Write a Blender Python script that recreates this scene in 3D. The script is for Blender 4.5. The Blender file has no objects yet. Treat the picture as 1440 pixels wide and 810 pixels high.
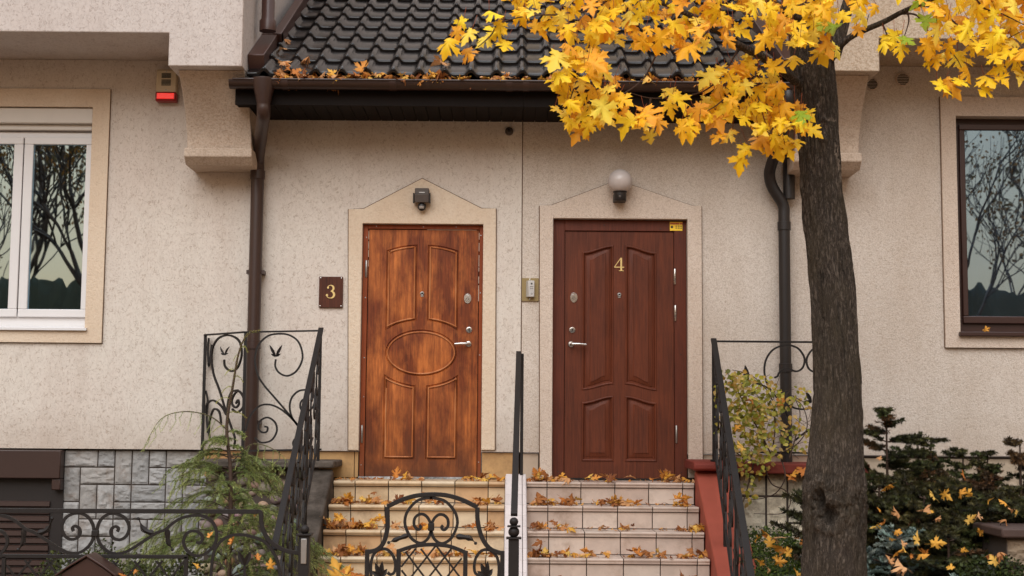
import bpy, math, random
from mathutils import Vector as V, noise as mnoise
random.seed(11)
R = math.radians
sc = bpy.context.scene
COL = sc.collection
# ------------------------------------------------------------------ camera model (photo is 1440 x 810)
F = 2000.0
TILT, ROLL = R(5.5), R(0.45)
CAM = V((0, -11.43, 0.43))
_r = V((1, 0, 0)); _u = V((0, -math.sin(TILT), math.cos(TILT))); FW = V((0, math.cos(TILT), math.sin(TILT)))
RR = _r*math.cos(ROLL) + _u*math.sin(ROLL)
UU = _u*math.cos(ROLL) - _r*math.sin(ROLL)
def ray(px, py): return FW*F + RR*(px-720) - UU*(py-405)
def at(px, py, Y):
    d = ray(px, py); return CAM + d*((Y-CAM.y)/d.y)
def on(px, py, P, N):
    d = ray(px, py); return CAM + d*((P-CAM).dot(N)/d.dot(N))
def rect(x0, y0, x1, y1, Y):
    xm, ym = (x0+x1)/2, (y0+y1)/2
    return at(x0, ym, Y).x, at(x1, ym, Y).x, at(xm, y1, Y).z, at(xm, y0, Y).z
GZ = -1.155           # garden ground
# ------------------------------------------------------------------ mesh builder
def cat(pts, n=6, closed=False):
    pts = [V(p) for p in pts]; out = []; m = len(pts)
    if m < 3: return pts
    for i in range(m if closed else m-1):
        if closed: a, b, c, d = pts[i-1], pts[i], pts[(i+1) % m], pts[(i+2) % m]
        else: a, b, c, d = pts[max(i-1, 0)], pts[i], pts[i+1], pts[min(i+2, m-1)]
        for k in range(n):
            t = k/n
            out.append(0.5*((2*b)+(c-a)*t+(2*a-5*b+4*c-d)*t*t+(3*b-a-3*c+d)*t**3))
    if not closed: out.append(pts[-1])
    return out
class MB:
    def __init__(s): s.v = []; s.f = []; s.c = []; s.cur = None
    def add(s, vs, fs, col=None):
        o = len(s.v); s.v.extend(V(p) for p in vs); s.f.extend(tuple(i+o for i in f) for f in fs)
        c = col or s.cur or (1, 1, 1)
        if isinstance(c, list): s.c.extend(c)
        else: s.c.extend([c]*(len(s.v)-o))
        return s
    def box(s, x0, x1, y0, y1, z0, z1, col=None):
        return s.add([(x0,y0,z0),(x1,y0,z0),(x1,y1,z0),(x0,y1,z0),(x0,y0,z1),(x1,y0,z1),(x1,y1,z1),(x0,y1,z1)],
                     [(0,3,2,1),(4,5,6,7),(0,1,5,4),(1,2,6,5),(2,3,7,6),(3,0,4,7)], col)
    def prism(s, poly, ext, col=None):
        n = len(poly); e = V(ext); p = [V(q) for q in poly]
        return s.add(p+[q+e for q in p], [tuple(range(n))[::-1], tuple(range(n, 2*n))]+[(i, (i+1) % n, n+(i+1) % n, n+i) for i in range(n)], col)
    def xz(s, poly, y0, y1, col=None): return s.prism([(x, y0, z) for x, z in poly], (0, y1-y0, 0), col)
    def yz(s, poly, x0, x1, col=None): return s.prism([(x0, y, z) for y, z in poly], (x1-x0, 0, 0), col)
    def sweep(s, pts, sec, N=None, closed=False, col=None, scale=None):
        pts = [V(p) for p in pts]; m = len(pts); k = len(sec); vs = []; up = V(N) if N is not None else None; prev = None
        for i in range(m):
            a = pts[i-1] if (i or closed) else pts[0]; b = pts[(i+1) % m] if (i < m-1 or closed) else pts[-1]
            t = (b-a)
            t = t.normalized() if t.length > 1e-9 else V((0, 0, 1))
            if up is not None: w = up - t*up.dot(t); w = w.normalized() if w.length > 1e-6 else V((0, 0, 1)).cross(t).normalized()
            else:
                if prev is None: prev = V((0, 0, 1)) if abs(t.z) < .9 else V((1, 0, 0))
                w = (prev - t*prev.dot(t)).normalized(); prev = w
            q = t.cross(w); sz = scale[i] if scale else 1
            vs += [pts[i] + q*(x*sz) + w*(y*sz) for x, y in sec]
        fs = [(i*k+j, i*k+(j+1) % k, ((i+1) % m)*k+(j+1) % k, ((i+1) % m)*k+j) for i in range(m if closed else m-1) for j in range(k)]
        if not closed: fs += [tuple(range(k))[::-1], tuple(range((m-1)*k, m*k))]
        return s.add(vs, fs, col)
    def tube(s, pts, r, n=8, closed=False, col=None):
        rr = r if isinstance(r, (list, tuple)) else None
        sec = [(math.cos(2*math.pi*j/n)*(1 if rr else r), math.sin(2*math.pi*j/n)*(1 if rr else r)) for j in range(n)]
        return s.sweep(pts, sec, None, closed, col, rr)
    def bar(s, pts, w, t, N=(0, 1, 0), closed=False, col=None):
        return s.sweep(pts, [(-w/2, -t/2), (w/2, -t/2), (w/2, t/2), (-w/2, t/2)], N, closed, col)
    def ball(s, c, r, n=14, col=None):
        r = r if isinstance(r, (tuple, list)) else (r, r, r); m = max(n//2, 4); vs = [(0, 0, 1)]; fs = []
        for i in range(1, m):
            a = math.pi*i/m
            for j in range(n):
                b = 2*math.pi*j/n; vs.append((math.sin(a)*math.cos(b), math.sin(a)*math.sin(b), math.cos(a)))
        vs.append((0, 0, -1)); L = len(vs)-1
        for j in range(n):
            fs.append((0, 1+j, 1+(j+1) % n)); fs.append((L, L-n+(j+1) % n, L-n+j))
        for i in range(m-2):
            for j in range(n):
                fs.append((1+i*n+j, 1+(i+1)*n+j, 1+(i+1)*n+(j+1) % n, 1+i*n+(j+1) % n))
        return s.add([V((c[0]+x*r[0], c[1]+y*r[1], c[2]+z*r[2])) for x, y, z in vs], fs, col)
    def lathe(s, c, prof, n=20, axis='z', col=None):
        vs = []; c = V(c); k = len(prof)
        for j in range(n):
            a = 2*math.pi*j/n
            for r, h in prof:
                p = V((r*math.cos(a), r*math.sin(a), h))
                if axis == 'y': p = V((p.x, p.z, p.y))
                if axis == 'x': p = V((p.z, p.x, p.y))
                vs.append(c+p)
        fs = [(j*k+i, ((j+1) % n)*k+i, ((j+1) % n)*k+i+1, j*k+i+1) for j in range(n) for i in range(k-1)]
        fs += [tuple(j*k for j in range(n)), tuple(j*k+k-1 for j in range(n))]
        return s.add(vs, fs, col)
    def build(s, name, mat, parent=None, bevel=0, angle=35, recalc=True, org=None, seg=2):
        me = bpy.data.meshes.new(name)
        o = bpy.data.objects.new(name, me); COL.objects.link(o)
        base = V(org) if org is not None else (ORG.get(parent.name, V((0, 0, 0))) if parent else V((0, 0, 0)))
        me.from_pydata([tuple(p-base) for p in s.v], [], s.f); me.validate()
        if recalc:
            import bmesh
            bm = bmesh.new(); bm.from_mesh(me); bmesh.ops.recalc_face_normals(bm, faces=bm.faces); bm.to_mesh(me); bm.free()
        if len(s.c) == len(me.vertices):
            at_ = me.color_attributes.new('Col', 'FLOAT_COLOR', 'POINT')
            at_.data.foreach_set('color', [x for c in s.c for x in (c[0], c[1], c[2], 1.0)])
        me.shade_smooth(); me.set_sharp_from_angle(angle=R(angle))
        me.materials.append(mat)
        if parent: o.parent = parent; ORG[o.name] = base
        else: o.location = base; ORG[o.name] = base
        if bevel:
            b = o.modifiers.new('bevel', 'BEVEL'); b.width = bevel; b.segments = seg; b.limit_method = 'ANGLE'; b.angle_limit = R(40); b.harden_normals = False
        return o
class Parts(MB):
    """several like pieces of one thing, each built as a mesh of its own"""
    def __init__(s): super().__init__(); s.done = []
    def new(s):
        if s.v: s.done.append((s.v, s.f, s.c)); s.v, s.f, s.c = [], [], []
    def build(s, *a, **k):
        s.new(); r = None
        for v, f, c in s.done:
            q = MB(); q.v, q.f, q.c = v, f, c; r = q.build(*a, **k)
        return r
ORG = {}
def tag(o, label=None, cat_=None, group=None, kind=None):
    if label: o['label'] = label
    if cat_: o['category'] = cat_
    if group: o['group'] = group
    if kind: o['kind'] = kind
    return o
def thing(name, loc, label, cat_, group=None):
    o = bpy.data.objects.new(name, None); COL.objects.link(o); o.location = loc; o.empty_display_size = .1
    ORG[o.name] = V(loc); return tag(o, label, cat_, group)
# ------------------------------------------------------------------ materials
class NT:
    def __init__(s, name):
        s.m = bpy.data.materials.new(name); s.m.use_nodes = True; s.t = s.m.node_tree; s.b = s.t.nodes['Principled BSDF']; s.out = s.t.nodes['Material Output']
    def n(s, typ, **k):
        nd = s.t.nodes.new('ShaderNode'+typ)
        for a, v in k.items():
            if a.startswith('i_'):
                key = a[2:]; key = int(key) if key.isdigit() else key.replace('_', ' ')
                s.set(nd.inputs[key], v)
            else: setattr(nd, a, v)
        return nd
    def set(s, inp, v):
        if isinstance(v, bpy.types.NodeSocket): s.t.links.new(v, inp)
        elif isinstance(v, (tuple, list)) and inp.type == 'RGBA' and len(v) == 3: inp.default_value = (*v, 1)
        else: inp.default_value = v
    def p(s, **k):
        for a, v in k.items(): s.set(s.b.inputs[a.replace('_', ' ')], v)
    def coord(s, scale=(1, 1, 1), kind='Object'):
        tc = s.n('TexCoord'); mp = s.n('Mapping'); s.set(mp.inputs['Vector'], tc.outputs[kind]); mp.inputs['Scale'].default_value = scale
        return mp.outputs[0]
    def noise(s, vec, scale, detail=4, rough=.55, dist=0):
        nd = s.n('TexNoise'); s.set(nd.inputs['Vector'], vec); nd.inputs['Scale'].default_value = scale; nd.inputs['Detail'].default_value = detail
        nd.inputs['Roughness'].default_value = rough; nd.inputs['Distortion'].default_value = dist; return nd.outputs[0]
    def ramp(s, fac, stops, interp='LINEAR'):
        nd = s.n('ValToRGB'); s.set(nd.inputs[0], fac); cr = nd.color_ramp; cr.interpolation = interp
        while len(cr.elements) < len(stops): cr.elements.new(.5)
        for e, (p, c) in zip(cr.elements, stops): e.position = p; e.color = (*(c if isinstance(c, tuple) else (c, c, c)), 1)
        return nd.outputs[0]
    def mix(s, fac, a, b, mode='MIX'):
        nd = s.n('Mix', data_type='RGBA', blend_type=mode); s.set(nd.inputs[0], fac); s.set(nd.inputs[6], a); s.set(nd.inputs[7], b); return nd.outputs[2]
    def math(s, op, a, b=0.0, c=0.0):
        nd = s.n('Math', operation=op); s.set(nd.inputs[0], a); s.set(nd.inputs[1], b)
        if len(nd.inputs) > 2: s.set(nd.inputs[2], c)
        return nd.outputs[0]
    def bump(s, h, strength=.3, dist=.01, prev=None):
        nd = s.n('Bump'); s.set(nd.inputs['Height'], h); nd.inputs['Strength'].default_value = strength; nd.inputs['Distance'].default_value = dist
        if prev is not None: s.set(nd.inputs['Normal'], prev)
        return nd.outputs[0]
    def attr(s, name='Col'):
        return s.n('Attribute', attribute_name=name).outputs['Color']
def srgb(r, g, b):
    f = lambda c: c/12.92 if c <= .04045 else ((c+.055)/1.055)**2.4
    return (f(r/255), f(g/255), f(b/255))
def plain(name, c, rough=.6, metal=0, var=.15, scale=20, bump=.1, bscale=80, spec=.5):
    t = NT(name); co = t.coord(); n = t.noise(co, scale, 5)
    t.p(Base_Color=t.mix(n, tuple(x*(1-var) for x in c), tuple(min(1, x*(1+var)) for x in c)), Roughness=rough, Metallic=metal)
    t.b.inputs['Specular IOR Level'].default_value = spec
    if bump: t.p(Normal=t.bump(t.noise(co, bscale, 4), bump, .004))
    return t.m
def weather(t, c, dark):
    """faint rain runs and splash dirt along the foot of the plaster"""
    run = t.ramp(t.noise(t.coord((1, 1, .05)), 6, 6, .7), [(.48, 0.0), (.80, .13)]); c = t.mix(run, c, dark)
    z = t.n('SeparateXYZ'); t.set(z.inputs[0], t.n('TexCoord').outputs['Object'])
    zz = t.math('ADD', z.outputs[2], t.math('MULTIPLY', t.noise(t.coord(), 5, 5, .7), .5))
    return t.mix(t.ramp(t.math('DIVIDE', zz, 3.0), [(.53, .30), (.66, 0.0)]), c, dark)
def worm_plaster(name, base, line, dirt):
    t = NT(name); co = t.coord((1, 1, .8))
    a = t.noise(co, 40, 2, .5, .7); b = t.noise(co, 24, 2, .5)
    s1 = t.math('LESS_THAN', t.math('ABSOLUTE', t.math('SUBTRACT', a, .5)), .022)
    s2 = t.ramp(b, [(.48, 0.0), (.56, 1.0)])
    a2 = t.noise(t.coord((1.3, 1, .7)), 52, 2, .5, .9)
    s3 = t.math('LESS_THAN', t.math('ABSOLUTE', t.math('SUBTRACT', a2, .42)), .012)
    w = t.math('MAXIMUM', t.math('MULTIPLY', s1, s2), t.math('MULTIPLY', s3, t.ramp(b, [(.40, 1.0), (.52, 0.0)])))
    big = t.noise(t.coord((1, 1, .55)), 1.3, 6, .62); fine = t.noise(co, 120, 3)
    c = t.mix(t.ramp(big, [(.35, 0.0), (.7, 1.0)]), base, dirt)
    c = t.mix(t.math('MULTIPLY', fine, .25), c, tuple(x*.75 for x in base))
    blot = t.ramp(t.noise(co, 5, 6, .75), [(.50, 0.0), (.78, .16)])
    c = t.mix(blot, c, line)
    c = t.mix(t.ramp(t.noise(co, 60, 3, .7), [(.30, .12), (.5, 0.0)]), c, line)
    c = t.mix(t.math('MULTIPLY', w, .42), c, line)
    c = weather(t, c, line)
    n1 = t.bump(t.math('SUBTRACT', t.math('MULTIPLY', fine, .4), w), .55, .006)
    n2 = t.bump(t.noise(co, 14, 4), .25, .02, n1)
    t.p(Base_Color=c, Roughness=.92, Normal=n2); t.b.inputs['Specular IOR Level'].default_value = .2
    return t.m
def grain_plaster(name, base, dark, scale=85, k=.55):
    t = NT(name); co = t.coord()
    g = t.noise(co, scale, 3, .6); g2 = t.noise(co, scale*.45, 3, .6)
    big = t.noise(t.coord((1, 1, .5)), 1.1, 6, .6)
    c = t.mix(t.ramp(big, [(.35, 0.0), (.72, .45)]), base, dark)
    c = t.mix(t.ramp(g, [(.38, k), (.55, 0.0)]), c, dark)
    c = t.mix(t.ramp(g2, [(.33, k*.6), (.48, 0.0)]), c, tuple(x*.7 for x in dark))
    if name.startswith('grainy'): c = weather(t, c, dark)
    n = t.bump(t.math('ADD', g, g2), .6, .008)
    t.p(Base_Color=c, Roughness=.93, Normal=n); t.b.inputs['Specular IOR Level'].default_value = .2
    return t.m
def wood(name, dark, mid, light, worn=.5, low=None):
    t = NT(name); co = t.coord((1, 1, .045))
    g = t.noise(co, 90, 5, .65); g2 = t.noise(t.coord((1, 1, .03)), 220, 3, .6)
    patch = t.noise(t.coord((1, 1, .38)), 6.5, 6, .64, .2); streak = t.noise(t.coord((1, 1, .05)), 40, 5, .65)
    c = t.mix(t.ramp(g, [(.3, 0.0), (.7, 1.0)]), dark, mid)
    pm = t.math('MULTIPLY', t.ramp(patch, [(.40, 0.0), (.70, 1.0)]), worn)
    pm = t.math('MULTIPLY', pm, t.ramp(streak, [(.28, .25), (.62, 1.0)]))
    c = t.mix(pm, c, light)
    c = t.mix(t.ramp(g2, [(.35, .45), (.55, 0.0)]), c, dark)
    if low is not None:
        z = t.n('SeparateXYZ'); t.set(z.inputs[0], t.n('TexCoord').outputs['Object'])
        zz = t.math('ADD', t.math('SUBTRACT', z.outputs[2], 1.155), t.math('MULTIPLY', t.math('SUBTRACT', patch, .5), .9))
        c = t.mix(t.ramp(zz, [(.0, .75), (.35, .25), (.8, 0.0)]), c, low)
    t.p(Base_Color=c, Roughness=t.ramp(g, [(.3, .62), (.7, .45)]), Normal=t.bump(g, .12, .003)); t.b.inputs['Specular IOR Level'].default_value = .3
    return t.m
def colvar(name, rough=.7, mul=.25, bump=.3, bscale=40, bd=.01, stain=None, spec=.4, scale=9, stain_rng=(.5, .75)):
    t = NT(name); co = t.coord(); n = t.noise(co, scale, 6, .65); a = t.attr()
    c = t.mix(t.ramp(n, [(.3, 1.0), (.7, 0.0)]), a, t.mix(1.0, a, (1-mul, 1-mul, 1-mul), 'MULTIPLY'))
    if stain: c = t.mix(t.ramp(t.noise(co, scale*.6, 6, .7), [(stain_rng[0], 0.0), (stain_rng[1], .8)]), c, stain)
    t.p(Base_Color=c, Roughness=rough, Normal=t.bump(t.noise(co, bscale, 6, .6), bump, bd)); t.b.inputs['Specular IOR Level'].default_value = spec
    return t.m
def leafmat(name, trans=.35, rough=.5, spec=.3):
    t = NT(name); a = t.attr(); co = t.coord(); n = t.noise(co, 30, 4)
    c = t.mix(t.ramp(n, [(.35, .14), (.6, 0.0)]), a, t.mix(1.0, a, (.75, .55, .35), 'MULTIPLY'))
    t.p(Base_Color=c, Roughness=rough); t.b.inputs['Specular IOR Level'].default_value = spec
    tr = t.n('BsdfTranslucent'); t.set(tr.inputs[0], t.mix(.3, c, (1, .72, .10)) if trans == .22 else c); mx = t.n('MixShader'); mx.inputs[0].default_value = trans
    t.t.links.new(t.b.outputs[0], mx.inputs[1]); t.t.links.new(tr.outputs[0], mx.inputs[2]); t.t.links.new(mx.outputs[0], t.out.inputs[0])
    return t.m
def glass(name, refl=.5, tint=(.56, .82, 1.0)):
    t = NT(name); g = t.n('BsdfGlossy'); g.inputs['Color'].default_value = (*tint, 1); g.inputs['Roughness'].default_value = .008
    co = t.coord(); t.set(g.inputs['Normal'], t.bump(t.noise(co, 2.2, 1), .03, .03))
    tr = t.n('BsdfTransparent'); tr.inputs[0].default_value = (.75, .75, .75, 1); mx = t.n('MixShader'); mx.inputs[0].default_value = refl
    t.t.links.new(tr.outputs[0], mx.inputs[1]); t.t.links.new(g.outputs[0], mx.inputs[2]); t.t.links.new(mx.outputs[0], t.out.inputs[0])
    return t.m
M = {}
M['wall3'] = worm_plaster('worm scratch plaster', srgb(224,216,206), srgb(144,118,96), srgb(216,203,193))
M['wall4'] = grain_plaster('grainy plaster', srgb(224,215,206), srgb(160,136,112), 125, .42)
M['upper3'] = worm_plaster('upper worm plaster', srgb(212,204,199), srgb(128,104,90), srgb(205,194,188))
M['upper4'] = grain_plaster('upper grain plaster', srgb(205,190,172), srgb(150,125,100))
M['surr3'] = grain_plaster('ochre surround plaster', srgb(226,210,190), srgb(196,166,136), 80, .25)
M['surr4'] = grain_plaster('pink surround plaster', srgb(222,208,195), srgb(172,146,124), 110, .42)
M['corbel3'] = grain_plaster('corbel plaster', srgb(208,192,176), srgb(150,124,102), 75, .4)
M['door3'] = wood('worn oak door', srgb(82,36,12), srgb(140,64,22), srgb(222,130,62), 1.0, srgb(88,50,28))
M['door3f'] = wood('worn door frame wood', srgb(112,50,20), srgb(150,70,28), srgb(176,92,44), .4, srgb(110,62,36))
M['bead3'] = wood('rubbed bead wood', srgb(150,84,44), srgb(190,116,66), srgb(222,160,112), .9)
M['door4'] = wood('mahogany door', srgb(72,32,17), srgb(104,50,28), srgb(130,64,36), .5)
M['door4f'] = wood('mahogany frame', srgb(76,34,20), srgb(102,47,28), srgb(114,54,34), .3)
M['plaque'] = wood('plaque wood', srgb(52,22,10), srgb(92,44,22), srgb(112,56,28), .4)
M['iron'] = plain('wrought iron', srgb(32,28,27), .55, 0, .3, 30, .35, 140, .3)
M['groove'] = plain('brown plaster groove strip', srgb(104,78,56), .95, 0, .35, 25, .2)  # brown strip along the surround outlines and in the house joint
M['brown'] = plain('brown sheet metal', srgb(70,45,38), .38, 0, .15, 6, .05, 60)
M['pipe'] = plain('dark brown pipe', srgb(58,39,33), .4, 0, .2, 5, .05, 60)
M['pipe4'] = plain('black brown pipe', srgb(33,27,26), .45, 0, .2, 5, .05, 60)
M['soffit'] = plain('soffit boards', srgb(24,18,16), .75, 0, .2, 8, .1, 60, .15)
M['white'] = plain('white plastic frame', srgb(222,220,220), .35, 0, .04, 5, 0)
M['shut'] = plain('pale shutter box', srgb(214,208,200), .5, 0, .05, 6, .03, 100)
M['brownf'] = plain('dark brown window frame', srgb(58,34,28), .4, 0, .15, 8, .05, 60)
M['chrome'] = plain('brushed steel', (.62, .6, .58), .25, 1, .1, 40, 0)
M['steel'] = plain('dull steel', (.42, .41, .4), .4, 1, .15, 40, .05)
M['gold'] = plain('gold leaf', srgb(226,196,128), .45, .2, .08, 60, .1, 160)
M['blackp'] = plain('black plastic', srgb(32,28,27), .45, 0, .15, 30, .05)
M['greyp'] = plain('grey brown plastic', srgb(78,68,62), .5, 0, .15, 30, .05)
M['globe'] = plain('milky globe', srgb(196,186,182), .28, 0, .04, 5, .03, 30)
M['creamp'] = plain('cream plastic', srgb(206,190,160), .5, 0, .06, 20, .03)
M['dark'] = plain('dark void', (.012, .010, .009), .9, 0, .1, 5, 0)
M['olive'] = plain('olive backing plate', srgb(146,126,84), .5, .2, .1, 30, .1)
M['yellow'] = plain('yellow sticker', srgb(246,204,50), .4, 0, .03, 30, 0)
M['redink'] = plain('red ink', srgb(176,60,20), .5, 0, .05, 30, 0)
M['blackink'] = plain('black ink', srgb(60,45,20), .5, 0, .05, 30, 0)
M['redcop'] = plain('red painted concrete', srgb(152,74,58), .72, 0, .22, 7, .3, 70, .3)
M['redcopd'] = plain('dark red coping', srgb(120,52,42), .72, 0, .25, 9, .3, 70, .3)
M['tile'] = colvar('glazed step tile', .42, .22, .06, 60, .004, srgb(124,92,66), .4, 7, (.52, .82))
M['ctile'] = colvar('white curb tile', .4, .10, .04, 60, .004, None, .4)
M['grout'] = plain('dark grout', srgb(72,58,50), .9, 0, .2, 30, .2)
M['stone'] = colvar('split stone', .9, .22, .6, 46, .012, srgb(120,100,84), .2, 12)
M['pebble'] = colvar('river pebble', .6, .35, .25, 30, .01, srgb(96,82,66), .35, 10, (.6, .85))
M['mortar'] = plain('dark mortar', srgb(74,64,58), .95, 0, .25, 18, .4)
M['slab'] = colvar('mossy concrete slab', .85, .5, .5, 40, .01, srgb(48,42,36), .2, 8, (.35, .62))
M['leaf'] = leafmat('autumn maple leaf', .22, .5)
M['litter'] = leafmat('dry leaf', .2, .65)
M['vine'] = leafmat('vine leaf', .35, .45)
M['needle'] = leafmat('conifer needle', .25, .6)
M['gutter'] = plain('dark brown gutter', srgb(52,35,29), .38, 0, .15, 6, .05, 60)
M['curtain'] = plain('curtain', srgb(206,198,192), .9, 0, .1, 20, 0)
M['soil'] = plain('garden soil', srgb(58,44,34), .95, 0, .4, 6, .7, 30)
M['pave'] = plain('warm bounce pavement', srgb(164,126,88), .9, 0, .2, 5, .3, 60)  # unseen paving, tinted warm to bounce warm light up at the facade
M['asph'] = plain('asphalt', (.05, .05, .05), .9, 0, .25, 20, .4, 120)
M['mbox'] = plain('brown letterbox metal', srgb(58,36,30), .4, 0, .15, 12, .05)
M['hedge'] = plain('far hedge', srgb(52,50,34), .95, 0, .4, 3, .6, 8)
M['twig'] = plain('twig bark', srgb(72,54,44), .85, 0, .3, 60, .3)
def glow_red():
    t = NT('lit red lens'); t.p(Base_Color=srgb(235,28,20), Roughness=.25); t.b.inputs['Emission Color'].default_value = (1, .03, .015, 1); t.b.inputs['Emission Strength'].default_value = .55; return t.m
M['red'] = glow_red()
M['redd'] = plain('dark red lens rim', srgb(150,16,14), .35, 0, .05, 30, 0)
M['glass3'] = glass('left window glass', .74); M['glass4'] = glass('right window glass', .52, (.46, .72, 1.0))
def rooftile():
    t = NT('glazed dark roof tile'); co = t.coord(); n = t.noise(co, 3.2, 6, .6)
    t.p(Base_Color=t.mix(n, srgb(17,15,15), srgb(33,28,27)), Roughness=t.ramp(t.noise(co, 14, 5, .6), [(.3, .12), (.75, .26)]), Normal=t.bump(t.noise(co, 9, 3), .06, .02))
    t.b.inputs['Specular IOR Level'].default_value = .34; return t.m
M['roof'] = rooftile()
def barkmat():
    t = NT('maple bark'); co = t.coord((1, 1, .26)); a0 = t.noise(co, 52, 8, .75, .5); a = t.math('MINIMUM', t.math('ABSOLUTE', t.math('MULTIPLY', t.math('SUBTRACT', a0, .5), 5.0)), 1.0); b = t.noise(t.coord((1, 1, .6)), 5, 5, .6); c3 = t.noise(t.coord((1, 1, .7)), 95, 4, .7)
    c = t.mix(t.ramp(a, [(.03, 0.0), (.65, 1.0)]), srgb(64,57,52), srgb(144,132,122))
    c = t.mix(t.ramp(b, [(.4, 0.0), (.7, .55)]), c, srgb(92,82,64))
    c = t.mix(t.math('MULTIPLY', t.ramp(c3, [(.64, 0.0), (.70, 1.0)]), t.ramp(b, [(.45, 0.0), (.6, .8)])), c, srgb(170,160,146))
    c = t.mix(1.0, c, t.attr(), 'MULTIPLY')
    n1 = t.bump(a, 1.0, .016); t.p(Base_Color=c, Roughness=.92, Normal=t.bump(c3, .4, .004, n1)); t.b.inputs['Specular IOR Level'].default_value = .15
    return t.m
M['bark'] = barkmat()
# ================================================================== setting
def sheet(name, x0, x1, y0, y1, z, mat, n=1):
    m = MB(); m.add([(x0,y0,z),(x1,y0,z),(x1,y1,z),(x0,y1,z)], [(0,1,2,3)])
    o = m.build(name, mat, recalc=False); o['kind'] = 'structure'; return o
sheet('ground', -400, 400, -400, 400, GZ, M['soil'])
sheet('pavement', -40, 40, -7.2, -3.7, GZ+.004, M['pave'])
sheet('road', -400, 400, -14.5, -7.35, GZ-.0+.003, M['asph'])
m = MB(); m.box(-40, 40, -7.35, -7.2, GZ-.05, GZ+.1); m.build('kerb', M['pave'], bevel=.015)['kind'] = 'structure'
sheet('path', -1.35, 1.4, -3.7, -2.1, GZ+.008, M['pave'])
# ================================================================== houses
SX = at(733.5, 400, 0).x                    # the joint between the two houses
h3 = thing('terraced_house', (-4, 0, GZ), 'plastered house with the worn orange door 3, white window and scratch textured wall', 'house')
h4 = thing('terraced_house', (4, 0, GZ), 'plastered house with the dark red door 4, brown window and grainy wall', 'house')
def holes_wall(x0, x1, z0, z1, holes, yf, yb):
    m = MB(); xs = sorted({x0, x1, *[h[0] for h in holes], *[h[1] for h in holes]}); zs = sorted({z0, z1, *[h[2] for h in holes], *[h[3] for h in holes]})
    xs = [x for x in xs if x0 <= x <= x1]; zs = [z for z in zs if z0 <= z <= z1]
    inh = lambda x, z: any(h[0] < x < h[1] and h[2] < z < h[3] for h in holes)
    for a, b in zip(xs, xs[1:]):
        for c, d in zip(zs, zs[1:]):
            if not inh((a+b)/2, (c+d)/2):
                m.add([(a,yf,c),(b,yf,c),(b,yf,d),(a,yf,d)], [(0,1,2,3)])
                if c == z0: m.add([(a,yf,c),(a,yb,c),(b,yb,c),(b,yf,c)], [(0,1,2,3)])
    for h in holes:
        a, b, c, d = max(h[0], x0), min(h[1], x1), max(h[2], z0), min(h[3], z1)
        m.add([(a,yf,c),(a,yb,c),(a,yb,d),(a,yf,d)], [(0,1,2,3)]); m.add([(b,yf,c),(b,yf,d),(b,yb,d),(b,yb,c)], [(0,1,2,3)])
        m.add([(a,yf,d),(a,yb,d),(b,yb,d),(b,yf,d)], [(0,1,2,3)])
        if c > z0: m.add([(a,yf,c),(b,yf,c),(b,yb,c),(a,yb,c)], [(0,1,2,3)])
    m.add([(x0,yf,z0),(x0,yf,z1),(x0,yb,z1),(x0,yb,z0)], [(0,1,2,3)]); m.add([(x1,yf,z0),(x1,yb,z0),(x1,yb,z1),(x1,yf,z1)], [(0,1,2,3)])
    return m
D3 = rect(507, 315, 678, 673, 0); D4 = rect(777, 308, 967, 676, 0)
D3 = (D3[0], D3[1], 0.0, D3[3]); D4 = (D4[0], D4[1], 0.0, D4[3])
WL = rect(-170, 150, 126, 462, 0); WR = rect(1346, 165, 1640, 472, 0)
PL = at(500, 634, 0).z                      # bottom edge of the plaster
WT = at(120, 45, -.83).z - .003                  # plaster runs up behind the soffit
EX = 7.5
w = holes_wall(-EX, SX-.004, PL, WT, [D3, WL], 0, .3); w.build('wall', M['wall3'], h3)
w = holes_wall(SX+.004, EX, PL, WT, [D4, WR], .006, .3); w.build('wall', M['wall4'], h4)
w = MB(); w.box(SX-.0035, SX+.0035, .010, .30, PL, WT); w.box(SX-.03, SX+.03, .305, .33, GZ, WT); w.build('joint_filler', M['groove'], h3)
# upper storeys: a jettied bay with a lowered corner pier, and a corbel under the pier
YB = -.83
zb_hi = at(120, 45, YB).z; zb_lo = at(290, 93, YB).z
xp0, xp1 = at(237, 70, YB).x, at(341, 70, YB).x
MIR = lambda x: 2*SX-x
for hs, f, mu, mc in ((h3, lambda x: x, 'upper3', 'corbel3'), (h4, MIR, 'upper4', 'corbel3')):
    m = MB()
    poly = [(f(-EX), zb_hi), (f(xp0), zb_hi), (f(xp0), zb_lo), (f(xp1), zb_lo), (f(xp1), 6.6), (f(-EX), 6.6)]
    m.xz(poly, YB, 3.2); m.build('upper_wall', M[mu], hs, bevel=.008)
    # corbel: concave console, front face recedes downwards
    zt, z1, z2 = zb_lo-.002, at(300, 208, -.38).z, at(300, 232, -.34).z
    yz = []
    for i in range(9):
        t = i/8; yz.append((-.72+.37*(1-(1-t)**1.8), zt-(zt-z1)*t))
    poly = yz+[(0, z1), (0, zt)]
    cx0, cx1 = at(251, 112, -.7).x, at(344, 112, -.7).x
    m = MB(); a, b = sorted((f(cx0), f(cx1))); m.yz(poly, a, b)
    hh = (z1-z2)
    m.yz([(-.40, z1-.004), (-.40, z1-hh*.55), (-.33, z2), (0, z2), (0, z1-.004)], a-.012, b+.012)
    m.build('corbel', M[mc], hs, bevel=.006)
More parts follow.
